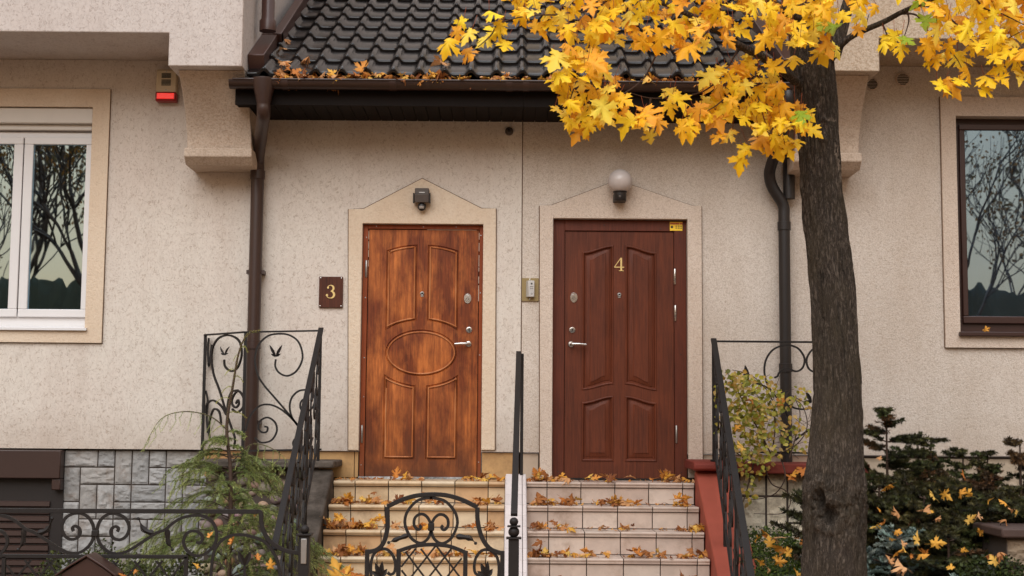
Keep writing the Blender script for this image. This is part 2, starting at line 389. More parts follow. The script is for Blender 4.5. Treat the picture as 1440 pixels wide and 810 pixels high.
# door surrounds
def surround(px, inner, Y, name, mat, hs, depth, y1=.0):
    pts = [at(x, y, Y) for x, y in px]; pp = [(p.x, p.z) for p in pts]
    m = MB(); m.xz(pp+[(inner[1], pp[-1][1]), (inner[1], inner[3]), (inner[0], inner[3]), (inner[0], pp[0][1])], -depth, y1-.001)
    o = m.build(name, mat, hs, bevel=.004)
    g = MB(); g.bar([V((x, y1-.004, z)) for x, z in pp], .012, .016, (0, 1, 0)); g.build('groove', M['groove'], o)
    return o
surround([(490,633),(490.5,294.5),(512,294),(594,251.5),(677,293.5),(697.5,293.5),(696,633)], D3, 0, 'door_surround', M['surr3'], h3, .02)
surround([(759,672),(759,289.5),(776,289),(868,254),(972,289.5),(986,290),(988,672)], D4, 0, 'door_surround', M['surr4'], h4, .026, .006)
# window surrounds (square frames of smooth plaster)
def frame_ring(o, i, y0, y1):
    m = MB(); x0, x1, z0, z1 = o; a, b, c, d = i
    m.xz([(x0,z0),(x1,z0),(x1,z1),(x0,z1),(x0,z0+.0001),(a,c),(a,d),(b,d),(b,c),(a,c-.0001)], y0, y1); return m
def ring4(o, i, y0, y1):
    m = MB(); x0, x1, z0, z1 = o; a, b, c, d = i
    m.box(x0, x1, y0, y1, d, z1); m.box(x0, x1, y0, y1, z0, c); m.box(x0, a, y0, y1, c, d); m.box(b, x1, y0, y1, c, d); return m
OL = rect(-195, 125, 150, 481, 0); OR = rect(1325, 138, 1665, 490, 0)
for O_, W_, ya, yb, mt, hs in ((OL, WL, -.024, -.001, 'surr3', h3), (OR, WR, -.026, .005, 'surr4', h4)):
    o = ring4(O_, W_, ya, yb).build('window_surround', M[mt], hs)
    g = MB(); g.bar([V((x, yb-.003, z)) for x, z in ((O_[0], O_[2]), (O_[1], O_[2]), (O_[1], O_[3]), (O_[0], O_[3]))], .010, .012, (0, 1, 0), True); g.build('groove', M['groove'], o)
# ---- left window: white plastic frame, two sashes, shutter box
YW = .10
win = MB(); x0, x1, z0, z1 = WL
zh = at(60, 196, YW).z; zsill = at(60, 460, YW).z
win.box(x0, x1, YW-.02, YW+.07, zh, zh+.06); win.box(x0, x1, YW-.02, YW+.07, z0, z0+.13)
win.box(x0, x0+.06, YW-.02, YW+.07, z0+.13, zh); win.box(x1-.06, x1, YW-.02, YW+.07, z0+.13, zh)
mx0, mx1 = at(18, 320, YW).x, at(45, 320, YW).x
W = win.build('window', M['white'], h3, bevel=.006)
for sx0, sx1 in ((x0+.055, (mx0+mx1)/2-.004), ((mx0+mx1)/2+.004, x1-.02)):
    a = (sx0, sx1, z0+.10, zh+.01); b = (sx0+.075, sx1-.075 if sx1 < x1-.03 else sx1-.045, z0+.165, zh-.05)
    ring4(a, b, YW-.045, YW-.022).build('sash', M['white'], W, bevel=.006)
    MB().box(b[0]-.01, b[1]+.01, YW-.02, YW-.012, b[2]-.01, b[3]+.01).build('pane', M['glass3'], W)
s = MB(); s.prism([(x0-.0, -.05, z0+.005), (x0-.0, YW-.022, z0+.03), (x0-.0, YW-.022, z0+.012), (x0-.0, -.05, z0-.012)], (x1-x0+.02, 0, 0)); s.build('sill', M['white'], W)
zbx = at(60, 173, .0).z
s = MB(); s.box(x0+.004, x1-.004, .004, .18, zbx, z1-.004); s.box(x0+.02, x1-.02, .05, .16, zbx-.05, zbx-.001); s.build('shutter_box', M['shut'], W, bevel=.008)
s = MB(); s.box(x0+.01, x1-.01, .055, .10, zh+.06, zbx-.051); s.build('shutter_slat', plain('grey shutter slat', srgb(120,108,100), .5), W)
for k in range(2):
    c = MB(); xs0 = x0+.1 if k == 0 else mx1; xs1 = mx0 if k == 0 else x1-.05; n = 60
    vs = []
    for i in range(n+1):
        t = i/n; vs += [(xs0+(xs1-xs0)*t, .30+.018*math.sin(t*70), z0), (xs0+(xs1-xs0)*t, .30+.018*math.sin(t*70), z1)]
    c.add(vs, [(2*i, 2*i+2, 2*i+3, 2*i+1) for i in range(n)]); c.build('curtain', M['curtain'], W, recalc=False)
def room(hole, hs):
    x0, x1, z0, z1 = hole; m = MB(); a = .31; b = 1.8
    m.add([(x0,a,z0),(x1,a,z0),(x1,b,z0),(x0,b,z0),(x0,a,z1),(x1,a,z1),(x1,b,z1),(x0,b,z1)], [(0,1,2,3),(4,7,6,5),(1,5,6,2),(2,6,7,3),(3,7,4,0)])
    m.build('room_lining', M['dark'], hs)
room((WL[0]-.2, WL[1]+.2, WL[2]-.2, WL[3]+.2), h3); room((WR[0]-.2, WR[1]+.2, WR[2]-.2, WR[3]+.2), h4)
# ---- right window: dark brown wooden frame
x0, x1, z0, z1 = WR; YW = .09
zt, zb = at(1400, 184, YW).z, at(1400, 445, YW).z
xg = at(1358, 320, YW).x
win = ring4((x0, x1, z0+.02, z1), (xg-.02, x1-.08, zb-.02, zt+.02), YW, YW+.08); W = win.build('window', M['brownf'], h4, bevel=.005)
ring4((xg-.045, x1-.1, zb-.06, zt+.05), (xg, x1-.15, zb, zt), YW-.03, YW-.002).build('sash', M['brownf'], W, bevel=.006)
MB().box(xg-.01, x1-.14, YW-.012, YW-.006, zb-.01, zt+.01).build('pane', M['glass4'], W)
s = MB(); s.box(x0-.015, x1+.01, -.07, YW+.0, z0-.012, z0+.022); s.build('sill', M['brownf'], W, bevel=.005)
c = MB(); n = 90; vs = []
for i in range(n+1):
    t = i/n; q = .33+.03*math.sin(t*62+1.3*math.sin(t*9)); vs += [(xg+(x1-xg)*t, q, z0), (xg+(x1-xg)*t, q, z1)]
c.add(vs, [(2*i, 2*i+2, 2*i+3, 2*i+1) for i in range(n)]); c.build('curtain', M['curtain'], W, recalc=False)
# ---- round vents
for px, py in ((1269, 112), (1226, 119)):
    p = at(px, py, .006); r = .057 if px > 1250 else .05
    v = MB(); v.lathe((p.x, 0, p.z), [(r*.82, .005), (r, .003), (r*1.02, -.012), (r*.88, -.016), (r*.82, -.006)], 28, 'y'); V1 = v.build('vent', M['surr4'], h4)
    g = MB(); g.lathe((p.x, 0, p.z), [(.001, -.001), (r*.85, -.001), (r*.85, .004), (.001, .004)], 24, 'y'); V2 = g.build('vent_hole', M['dark'], V1)
    g = MB()
    for k in range(-3, 4):
        q = math.sqrt(max(0, (r*.83)**2-(k*r*.24)**2)); g.box(p.x-q, p.x+q, -.009, -.003, p.z+k*r*.24-.003, p.z+k*r*.24+.004)
    g.build('grille', M['blackp'], V1)
# ================================================================== doors
import bmesh
def carved(name, rc, Y, panels, prof, thick, mat, parent):
    """door leaf whose front carries carved panel outlines; prof = [(inset, depth)...]"""
    x0, x1, z0, z1 = rc; bm = bmesh.new()
    base = ORG[parent.name]
    def loop(pts):
        vs = [bm.verts.new(V((p[0], Y+p[1], p[2]))-base) for p in pts]
        return vs, [bm.edges.new((vs[i], vs[(i+1) % len(vs)])) for i in range(len(vs))]
    ov, oe = loop([(x0,0,z0),(x1,0,z0),(x1,0,z1),(x0,0,z1)])
    edges = list(oe); inner = []
    for P in panels:
        n = len(P); area = sum(P[i][0]*P[(i+1) % n][1]-P[(i+1) % n][0]*P[i][1] for i in range(n))
        if area < 0: P = P[::-1]
        xs_ = [p[0] for p in P]; zs_ = [p[1] for p in P]; xa_, xb_ = min(xs_), max(xs_)
        full = abs(area)/2 > .82*(xb_-xa_)*(max(zs_)-min(zs_))
        def span(x):
            x = min(max(x, xa_+1e-5), xb_-1e-5); hit = []
            for i in range(n):
                (ax, az), (bx, bz) = P[i], P[(i+1) % n]
                if (ax-x)*(bx-x) <= 0 and abs(ax-bx) > 1e-7: hit.append(az+(bz-az)*(x-ax)/(bx-ax))
            return min(hit), max(hit)
        def off(d):
            out = []
            if full:
                for x, z in P:
                    b0, t0 = span(x); v = (z-b0)/(t0-b0); x2 = xa_+d+(x-xa_)/(xb_-xa_)*(xb_-xa_-2*d); out.append(V((x2, b0+d+v*(t0-b0-2*d))))
                return out
            for i in range(n):
                a, b, c = V(P[i-1]), V(P[i]), V(P[(i+1) % n]); e1 = (b-a).normalized(); e2 = (c-b).normalized()
                n1 = V((-e1.y, e1.x)); n2 = V((-e2.y, e2.x)); bi = (n1+n2); k = max(bi.dot(n1), .35); out.append(b+bi*(d/k))
            return out
        loops = []
        for d, h in prof:
            vs, es = loop([(q.x, h, q.y) for q in off(d)]); loops.append(vs)
            if d == prof[0][0]: edges += es
        inner.append(loops)
    bmesh.ops.triangle_fill(bm, use_beauty=True, use_dissolve=False, edges=edges, normal=(0, -1, 0))
    # triangle_fill may fill the panels: drop faces lying inside a panel outline
    def inside(p, P):
        c = False; n = len(P)
        for i in range(n):
            (ax, az), (bx, bz) = P[i], P[(i+1) % n]
            if (az > p[1]) != (bz > p[1]) and p[0] < (bx-ax)*(p[1]-az)/(bz-az)+ax: c = not c
        return c
    dead = []
    for f in bm.faces:
        q = f.calc_center_median()+base
        if any(inside((q.x, q.z), P) for P in panels): dead.append(f)
    bmesh.ops.delete(bm, geom=dead, context='FACES_ONLY')
    for loops in inner:
        for A, B in zip(loops, loops[1:]):
            for i in range(len(A)):
                bm.faces.new((A[i], A[(i+1) % len(A)], B[(i+1) % len(A)], B[i]))
        bm.faces.new(loops[-1])
    bv, be = loop([(x0,thick,z0),(x1,thick,z0),(x1,thick,z1),(x0,thick,z1)])
    for i in range(4): bm.faces.new((ov[i], ov[(i+1) % 4], bv[(i+1) % 4], bv[i]))
    bm.faces.new(bv)
    bmesh.ops.recalc_face_normals(bm, faces=bm.faces)
    me = bpy.data.meshes.new(name); bm.to_mesh(me); bm.free(); me.shade_smooth(); me.set_sharp_from_angle(angle=R(22)); me.materials.append(mat)
    o = bpy.data.objects.new(name, me); COL.objects.link(o); o.parent = parent; ORG[o.name] = base
    return o
def door_map(pxr, rc):
    def f(x, y): return (rc[0]+(x-pxr[0])/(pxr[1]-pxr[0])*(rc[1]-rc[0]), rc[2]+(pxr[3]-y)/(pxr[3]-pxr[2])*(rc[3]-rc[2]))
    return f
def seg(a, b, n): return [(a[0]+(b[0]-a[0])*i/n, a[1]+(b[1]-a[1])*i/n) for i in range(n)]
def quadc(a, c, b, n): return [((1-t)**2*a[0]+2*t*(1-t)*c[0]+t*t*b[0], (1-t)**2*a[1]+2*t*(1-t)*c[1]+t*t*b[1]) for t in [i/n for i in range(n)]]
def scurve(a, b, n):    # level at both ends, like an ogee
    return [(a[0]+(b[0]-a[0])*t, a[1]+(b[1]-a[1])*(t*t*(3-2*t))) for t in [i/n for i in range(n)]]
def oval(m, c, rx, rz, y0, y1, n=24):
    m.xz([(c[0]+rx*math.cos(2*math.pi*i/n), c[1]+rz*math.sin(2*math.pi*i/n)) for i in range(n)], y0, y1)
# ---- door 3
YD = .045
x0, x1, z0, z1 = D3; f3 = door_map((507, 679, 315, 673), D3)
lx0, lz1 = f3(515.5, 322.5); lx1, _ = f3(672.5, 400)
c3 = 592.5
def mir(P): return [(2*c3-x, y) for x, y in P][::-1]
ul = seg((541,352), (541,466), 6)+quadc((541,466), (556,455), (583.5,452), 8)
ul = seg((541,352), (541,466), 6)+quadc((541,466), (556,455), (585,452), 8)+seg((585,452), (585,343.5), 6)+quadc((585,343.5), (562,344), (541,352), 8)
ll = quadc((540,527.5), (556,540), (585,543.5), 8)+seg((585,543.5), (585,647), 6)+seg((585,647), (540,647), 4)+seg((540,647), (540,527.5), 6)
el = [(592+51*math.cos(2*math.pi*i/56), 497.5+33*math.sin(2*math.pi*i/56)) for i in range(56)]
P3 = [[f3(*q) for q in P] for P in (ul, mir(ul), el, ll, mir(ll))]
door3 = carved('front_door', (lx0, lx1, .012, lz1), YD, P3, [(0, 0), (.006, .009), (.011, .009), (.017, -.004), (.023, -.004), (.028, .001), (.06, 0)], .05, M['door3'], h3)
tag(door3, 'worn orange brown door with an oval panel and rubbed veneer')
bd = MB()
for P in P3:
    n = len(P); ar = sum(P[i][0]*P[(i+1) % n][1]-P[(i+1) % n][0]*P[i][1] for i in range(n)); Q = P if ar > 0 else P[::-1]
    pts = []
    for i in range(n):
        a, b, c = V(Q[i-1]), V(Q[i]), V(Q[(i+1) % n]); e1 = (b-a).normalized(); e2 = (c-b).normalized(); bi = V((-e1.y, e1.x))+V((-e2.y, e2.x)); k = max(bi.dot(V((-e1.y, e1.x))), .35)
        q = b+bi*(.020/k); pts.append((q.x, YD-.004, q.y))
    bd.tube(pts, .0056, 6, True)
bd.build('bead', M['bead3'], door3)
fr = MB(); fr.box(x0+.002, lx0-.006, YD-.012, YD+.06, 0, z1-.003); fr.box(lx1+.006, x1-.002, YD-.012, YD+.06, 0, z1-.003); fr.box(lx0-.006, lx1+.006, YD-.0125, YD+.06, lz1+.006, z1-.003)
F3 = fr.build('door_frame', M['door3f'], door3, bevel=.003)
fm = MB(); fm.box(lx0-.006, lx1+.006, YD+.02, YD+.028, 0, lz1+.006); fm.build('rebate', M['dark'], door3)
st = Parts()       # whitish foam showing in the joint
rj = random.Random(3)
zz = lz1-.02
while zz > lz1-.55:
    L = rj.uniform(.03, .13); st.new(); st.box(lx1+.001, lx1+.005, YD-.0025, YD+.01, zz-L, zz); zz -= L+rj.uniform(.005, .05)
st.new()
zz = lz1-.01
while zz > lz1-.26:
    L = rj.uniform(.02, .08); st.new(); st.box(lx0-.005, lx0-.001, YD-.0025, YD+.01, zz-L, zz); zz -= L+rj.uniform(.006, .03)
st.new(); st.box(lx1-.42, lx1-.02, YD-.0025, YD+.01, lz1+.001, lz1+.0045)
st.build('foam_strip', plain('weathered foam', srgb(205,190,172), .9), door3)
sc_ = Parts()
for q in ((526,318),(593,318.5),(512,334),(512,420),(512,505),(512,560),(510,655),(675.5,330),(675.5,412),(675.5,500),(675.5,650),(640,318)):
    p = f3(*q); sc_.new(); sc_.lathe((p[0], YD-.0125, p[1]), [(.0005, -.002), (.0045, -.0015), (.005, .002)], 10, 'y')
sc_.build('screw', M['steel'], F3)
def hinge(fm_, q, Y, par, h=.13, mat='steel'):
    p = fm_(*q); m = MB()
    m.lathe((p[0], Y, p[1]), [(.001, -h/2-.008), (.005, -h/2-.006), (.0085, -h/2), (.0085, -.002), (.007, 0), (.0085, .002), (.0085, h/2), (.005, h/2+.006), (.001, h/2+.008)], 14)
    m.box(p[0]-.009, p[0]+.009, Y+.004, Y+.012, p[1]-h/2, p[1]+h/2); return m.build('hinge', M[mat], par)
hinge(f3, (512.5,379), YD-.016, door3); hinge(f3, (510.5,612), YD-.016, door3)
def peephole(fm_, q, Y, par):
    p = fm_(*q); m = MB(); m.xz([(p[0]-.012, p[1]+.005), (p[0]-.012, p[1]-.022), (p[0]+.012, p[1]-.022), (p[0]+.012, p[1]+.005)], Y-.004, Y+.001)
    m.lathe((p[0], Y, p[1]+.004), [(.007, -.004), (.008, -.010), (.015, -.009), (.018, .0), (.001, .001)], 20, 'y'); o = m.build('peephole', M['steel'], par, bevel=.002)
    return o
def lens(fm_, q, Y, par, r=.007):
    p = fm_(*q); l = MB(); l.ball((p[0], Y, p[1]), (r, .004, r), 12); return l.build('lens', M['blackp'], par)
peephole(f3, (592.5,414), YD, door3); lens(f3, (592.5,413.3), YD-.008, door3)
def big_lock(fm_, q, Y, par):
    p = fm_(*q); m = MB(); oval(m, p, .030, .041, Y-.007, Y+.001, 30); oval(m, (p[0], p[1]), .021, .029, Y-.0105, Y-.006, 26); o = m.build('lock', M['chrome'], par, bevel=.003)
    m = MB(); m.lathe((p[0], Y-.011, p[1]-.004), [(.001, -.003), (.010, -.003), (.012, .001)], 18, 'y'); m.build('keyhole', M['blackp'], par)
    m = MB(); m.box(p[0]-.007, p[0]+.007, Y-.0155, Y-.0142, p[1]-.012, p[1]+.002); m.build('key_cover', M['chrome'], par); return o
def small_lock(fm_, q, Y, par):
    p = fm_(*q); m = MB(); m.lathe((p[0], Y, p[1]), [(.012, -.004), (.016, -.008), (.024, -.007), (.027, 0), (.001, .001)], 24, 'y'); o = m.build('lock', M['chrome'], par)
    m = MB(); oval(m, (p[0], p[1]), .007, .012, Y-.006, Y+.0, 16); m.build('keyhole', M['blackp'], par); return o
def lever(fm_, q, Y, par, sgn, L=.10):
    p = fm_(*q); m = MB(); m.lathe((p[0], Y, p[1]), [(.010, -.012), (.022, -.010), (.026, -.004), (.027, 0), (.001, .001)], 24, 'y')
    m.tube(cat([(p[0], Y-.008, p[1]), (p[0], Y-.045, p[1]), (p[0]+sgn*.018, Y-.056, p[1]+.001), (p[0]+sgn*L*.6, Y-.058, p[1]+.001), (p[0]+sgn*(L+.01), Y-.054, p[1]-.003)], 5), [.010]*6+[.0105]*5+[.010]*5+[.0092]*5, 12)
    return m.build('handle', M['chrome'], par)
big_lock(f3, (657.5,420), YD, door3); small_lock(f3, (660,464.5), YD, door3); lever(f3, (659.5,484.5), YD, door3, -1)
m = MB(); m.box(x0, x1, .003, .09, -.004, .011); m.build('threshold', M['slab'], door3)
# ---- door 4
YD4 = .05
x0, x1, z0, z1 = D4; f4 = door_map((777, 967, 308, 676), D4)
lx0, lz1 = f4(794.5, 325); lx1, _ = f4(948.5, 400)
c4 = 871.5
def pan(xa, xb, ta, tb, ba, bb):
    return seg((xa,ta), (xa,ba), 6)+scurve((xa,ba), (xb,bb), 12)+seg((xb,bb), (xb,tb), 6)+scurve((xb,tb), (xa,ta), 12)
u = pan(818.5, 863.5, 354, 344.5, 551, 542.5); l = pan(818.5, 863.5, 567.5, 558.5, 650.5, 650.5)
mir4 = lambda P: [(2*c4-x, y) for x, y in P][::-1]
P4 = [[f4(*q) for q in P] for P in (u, mir4(u), l, mir4(l))]
door4 = carved('front_door', (lx0, lx1, .012, lz1), YD4, P4, [(0, 0), (.003, -.006), (.009, -.008), (.015, -.005), (.020, .004), (.025, .014), (.031, .014), (.036, .010), (.066, .003), (.069, -.001), (.085, -.001)], .05, M['door4'], h4)
tag(door4, 'dark red brown door with four raised panels')
fr = MB(); fr.box(x0+.002, lx0-.004, YD4-.014, YD4+.06, 0, z1-.003); fr.box(lx1+.004, x1-.002, YD4-.014, YD4+.06, 0, z1-.003); fr.box(lx0-.004, lx1+.004, YD4-.0145, YD4+.06, lz1+.004, z1-.003)
F4 = fr.build('door_frame', M['door4f'], door4, bevel=.003)
fm = MB(); fm.box(lx0-.006, lx1+.006, YD4+.02, YD4+.028, 0, lz1+.006); fm.build('rebate', M['dark'], door4)
hinge(f4, (950,389), YD4-.018, door4, .12, 'chrome'); hinge(f4, (950.5,441), YD4-.018, door4, .12, 'chrome'); hinge(f4, (951.5,612), YD4-.018, door4)
peephole(f4, (871.5,416), YD4, door4); lens(f4, (871.5,415.3), YD4-.008, door4)
big_lock(f4, (807,420), YD4, door4); small_lock(f4, (805,466), YD4, door4); lever(f4, (803.5,486.5), YD4, door4, 1, .11)
sc_ = Parts()
for q in ((786,345),(786,415),(786,500),(786,582),(786,665),(958,335),(958,415),(958,500),(958,582),(958,665),(850,316),(930,321)):
    p = f4(*q); sc_.new(); sc_.lathe((p[0], YD4-.0145, p[1]), [(.0005, -.002), (.0045, -.0015), (.005, .002)], 10, 'y')
sc_.build('screw', M['blackp'], F4)
m = MB(); m.box(x0, x1, .003, .09, -.004, .011); m.build('threshold', M['dark'], door4)
# gilt numeral strokes: centre line + width
def stroke(m, pts, wd, Y, d):
    pts = [V((p[0], 0, p[1])) for p in pts]; L = []; Rr = []
    for i, p in enumerate(pts):
        a = pts[max(i-1, 0)]; b = pts[min(i+1, len(pts)-1)]; t = (b-a).normalized(); n = V((-t.z, 0, t.x)); h = wd[i]/2 if isinstance(wd, list) else wd/2
        L.append(p+n*h); Rr.append(p-n*h)
    for i in range(len(pts)-1):
        m.prism([(q.x, Y, q.z) for q in (L[i], L[i+1], Rr[i+1], Rr[i])], (0, d, 0))
def four(c, h, Y, par):
    X, Z = c; m = MB(); s = h
    stroke(m, [(X+.14*s, Z+.5*s), (X+.14*s, Z-.46*s)], .13*s, Y-.0045, .004)
    stroke(m, [(X+.12*s, Z+.5*s), (X-.36*s, Z-.19*s)], .055*s, Y-.0040, .004)
    stroke(m, [(X-.38*s, Z-.21*s), (X+.36*s, Z-.21*s)], .07*s, Y-.0050, .004)
    stroke(m, [(X-.04*s, Z-.48*s), (X+.32*s, Z-.48*s)], .05*s, Y-.0055, .004)
    return m.build('number', M['gold'], par)
def three(c, h, Y, par):
    X, Z = c; m = MB(); s = h; up = []; lo = []; wu = []; wl = []
    for i in range(19):
        a = R(165-i*(165+80)/18); up.append((X-.02*s+.22*s*math.cos(a), Z+.26*s+.22*s*math.sin(a))); wu.append(s*(.05+.09*max(0, math.cos(a))))
    for i in range(23):
        a = R(85-i*(85+170)/22); lo.append((X-.03*s+.28*s*math.cos(a), Z-.22*s+.26*s*math.sin(a))); wl.append(s*(.05+.11*max(0, math.cos(a))))
    stroke(m, up, wu, Y-.0045, .004); stroke(m, lo, wl, Y-.0050, .004)
    m.lathe((X-.21*s, Y-.0055, Z+.30*s), [(.001, 0), (.075*s, 0), (.075*s, .004), (.001, .004)], 14, 'y')
    m.lathe((X-.28*s, Y-.0055, Z-.26*s), [(.001, 0), (.085*s, 0), (.085*s, .004), (.001, .004)], 14, 'y')
    return m.build('number', M['gold'], par)
four(f4(871.5, 372), .108, YD4, door4)
# sticker on the frame of door 4
p = f4(952, 317); q = MB(); q.box(p[0]-.051, p[0]+.051, YD4-.0165, YD4-.0147, p[1]-.036, p[1]+.036); S4 = q.build('sticker', M['yellow'], door4)
q = MB(); xx = p[0]-.047
for wv in (.009,.007,.009,.009,.008,.004,.010,.008,.009,-.004,.008,.009,.007):
    if wv < 0: xx -= wv; continue
    q.box(xx, xx+wv-.0012, YD4-.0172, YD4-.0164, p[1]+.014, p[1]+.029); xx += wv
LT = q
# ring emblem and two rows of small lettering
RG = MB(); RG.lathe((p[0]-.034, YD4-.0172, p[1]-.006), [(.006, 0), (.0105, 0), (.0105, .001), (.006, .001)], 20, 'y')
for r_ in range(2):
    for g in range(3):
        for k in range(2): 
            xa = p[0]-.004+g*.019+k*.0075; RG.box(xa, xa+.0055, YD4-.0172, YD4-.0164, p[1]-.003-r_*.016, p[1]+.006-r_*.016)
LT.build('red_lettering', M['redink'], door4); RG.build('black_lettering', M['blackink'], door4)
# ================================================================== roof over the two doors
PIT = R(29); YE = -.70
zE = at(560, 108, YE).z
XL0 = xp1+.015; XR0 = MIR(xp1)-.015
def roof_part(xa, xb, hs, first):
    m = MB(); pitch = .1985; ns = 14; rows = 9; dl = .385; sd = V((0, math.cos(PIT), math.sin(PIT))); up = V((0, -math.sin(PIT), math.cos(PIT)))
    nx = int((xb-xa)/pitch*ns)+1
    def wave(x):
        p = ((x-SX)/pitch+.25) % 1.0
        return .044*math.sin(math.pi*p/.40)**1.05 if p < .40 else .003*math.sin(math.pi*(p-.40)/.60)*-1
    prof = [(-.001, -.034), (-.004, -.012), (.002, -.003), (.014, 0), (.2, -.012), (.40, -.026)]
    for k in range(rows):
        vs = []; fs = []
        for s, h in prof:
            for i in range(nx+1):
                x = xa+(xb-xa)*i/nx; wv = wave(x)
                jit = .0025*mnoise.noise(V((x*5, k*3.1, 0)))
                vs.append(V((x, YE, zE))+sd*(k*dl+s+.012*wv/.046*(0 if s > .1 else -1))+up*(wv+h+.03+jit))
        n1 = nx+1
        for r_ in range(len(prof)-1):
            for i in range(nx): fs.append((r_*n1+i, r_*n1+i+1, (r_+1)*n1+i+1, (r_+1)*n1+i))
        m.add(vs, fs)
    rf = m.build('roof', M['roof'], hs, angle=60, recalc=False)
    b = MB(); b.prism([V((xa, YE+.02, zE-.03)), V((xa, YE+.02, zE-.10))+sd*0, V((xa, YE+.02, zE-.10))+sd*3.4, V((xa, YE+.02, zE-.03))+sd*3.4], (xb-xa, 0, 0)); b.build('roof_deck', M['dark'], rf)
    return rf
rf3 = roof_part(XL0, SX-.001, h3, True); rf4 = roof_part(SX+.001, XR0, h4, False)
sd = V((0, math.cos(PIT), math.sin(PIT))); up = V((0, -math.sin(PIT), math.cos(PIT))); E = V((0, YE, zE))
def slope_box(m, xa, xb, s0, s1, h0, h1):
    P = lambda x, s, h: V((x, 0, 0))+E+sd*s+up*h
    m.add([P(xa,s0,h0),P(xb,s0,h0),P(xb,s1,h0),P(xa,s1,h0),P(xa,s0,h1),P(xb,s0,h1),P(xb,s1,h1),P(xa,s1,h1)], [(0,3,2,1),(4,5,6,7),(0,1,5,4),(1,2,6,5),(2,3,7,6),(3,0,4,7)])
for hs, rf, f in ((h3, rf3, lambda x: x), (h4, rf4, MIR)):
    m = MB(); a, b = sorted((f(XL0-.012), f(XL0+.115))); slope_box(m, a, b, .14, .86, .0, .13)
    a, b = sorted((f(XL0+.075), f(XL0+.15))); slope_box(m, a, b, .80, 3.4, .0, .14)
    a, b = sorted((f(XL0-.012), f(XL0+.15))); slope_box(m, a, b, .80, .90, .0, .135)
    m.build('flashing', M['brown'], rf, bevel=.006)
    # rain pipe from the upper roof that empties on the flashing
    xc = at(377, 20, -.35).x; zlo = at(377, 44, -.35).z
    m = MB(); m.lathe((f(xc), -.35, zlo), [(.001, 0), (.066, 0), (.066, .08), (.052, .10), (.052, 2.6), (.001, 2.6)], 22); m.build('rain_pipe', M['brown'], hs)
# the storey above the little roof, set back between the two bays
for hs, xa, xb, mt in ((h3, xp1+.004, SX-.002, 'upper3'), (h4, SX+.002, MIR(xp1)-.004, 'upper4')):
    m = MB(); m.box(xa, xb, 2.05, 2.3, zE+.9, 6.6); m.build('storey_wall', M[mt], hs)
# eaves: soffit boards, fascia, gutter
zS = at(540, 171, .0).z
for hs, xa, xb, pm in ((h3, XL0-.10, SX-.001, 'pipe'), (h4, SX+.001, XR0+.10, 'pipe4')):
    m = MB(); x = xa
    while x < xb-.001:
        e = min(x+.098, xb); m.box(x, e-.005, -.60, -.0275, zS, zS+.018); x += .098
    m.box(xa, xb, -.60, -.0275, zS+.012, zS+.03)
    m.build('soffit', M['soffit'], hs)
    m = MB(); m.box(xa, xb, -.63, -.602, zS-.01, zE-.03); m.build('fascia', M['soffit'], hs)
    # half round gutter
    zg = at(560, 113, -.76).z; r = .062; sec = [(-.70+0*0, 0)]
    secs = [(-.698+r*math.cos(a), zg-.0+r*math.sin(a)) for a in [math.pi+math.pi*i/14 for i in range(15)]]
    inner = [(-.698+(r-.006)*math.cos(a), zg+(r-.006)*math.sin(a)) for a in [math.pi+math.pi*i/14 for i in range(15)]][::-1]
    m = MB(); m.yz(secs+inner, xa-.03 if hs is h3 else xa, xb if hs is h3 else xb+.03)
    m.tube([(xa, -.698-r, zg+.002), (xb, -.698-r, zg+.002)], .009, 8)
    G = m.build('gutter', M['gutter'], hs)
    for px in ((400, 552, 716) if hs is h3 else (740, 860, 1010)):
        m = MB(); x = at(px, 118, -.76).x; m.yz([(y-(.004 if y < -.698 else -.004), z-.004) for y, z in secs]+inner, x-.025, x+.025)
        m.build('gutter_joint', M['pipe'], G)
# left downpipe
def downpipe(pts, r, rings, hs, mat, n=18):
    m = MB(); P = [V(p) for p in pts]; m.tube(P, r, n)
    for z in rings: m.lathe((P[-1].x, P[-1].y, z), [(r+.001, -.035), (r+.008, -.033), (r+.008, .033), (r+.001, .035)], 18)
    return m.build('downpipe', mat, hs)
g0 = at(371, 125, -.698)
xd = at(361, 300, -.09).x
top = V((g0.x, -.698, g0.z-.03))
m = MB(); m.lathe((g0.x, -.698, at(371, 141, -.698).z), [(.050, -.03), (.058, 0), (.062, .03), (.098, .15), (.098, .165), (.05, .165)], 22); m.build('gutter_outlet', M['pipe'], h3)
za, zb = at(366, 150, -.69).z, at(362, 225, -.1).z
dp = downpipe(cat([(g0.x, -.698, top.z), (g0.x, -.695, za+.02), (g0.x-.004, -.66, za-.06), ((g0.x+xd)/2, -.38, (za+zb)/2-.01), (xd+.006, -.13, zb+.02), (xd, -.09, zb-.06)], 6)+[(xd, -.09, zb-.3), (xd, -.09, PL+.02), (xd, -.09, .12)], .052, (zb-.12, 1.05), h3, M['pipe'])
for zq in (1.62, .42):
    m = MB(); m.box(xd-.07, xd+.07, -.10, -.001, zq, zq+.03); m.build('pipe_clip', M['pipe'], dp)
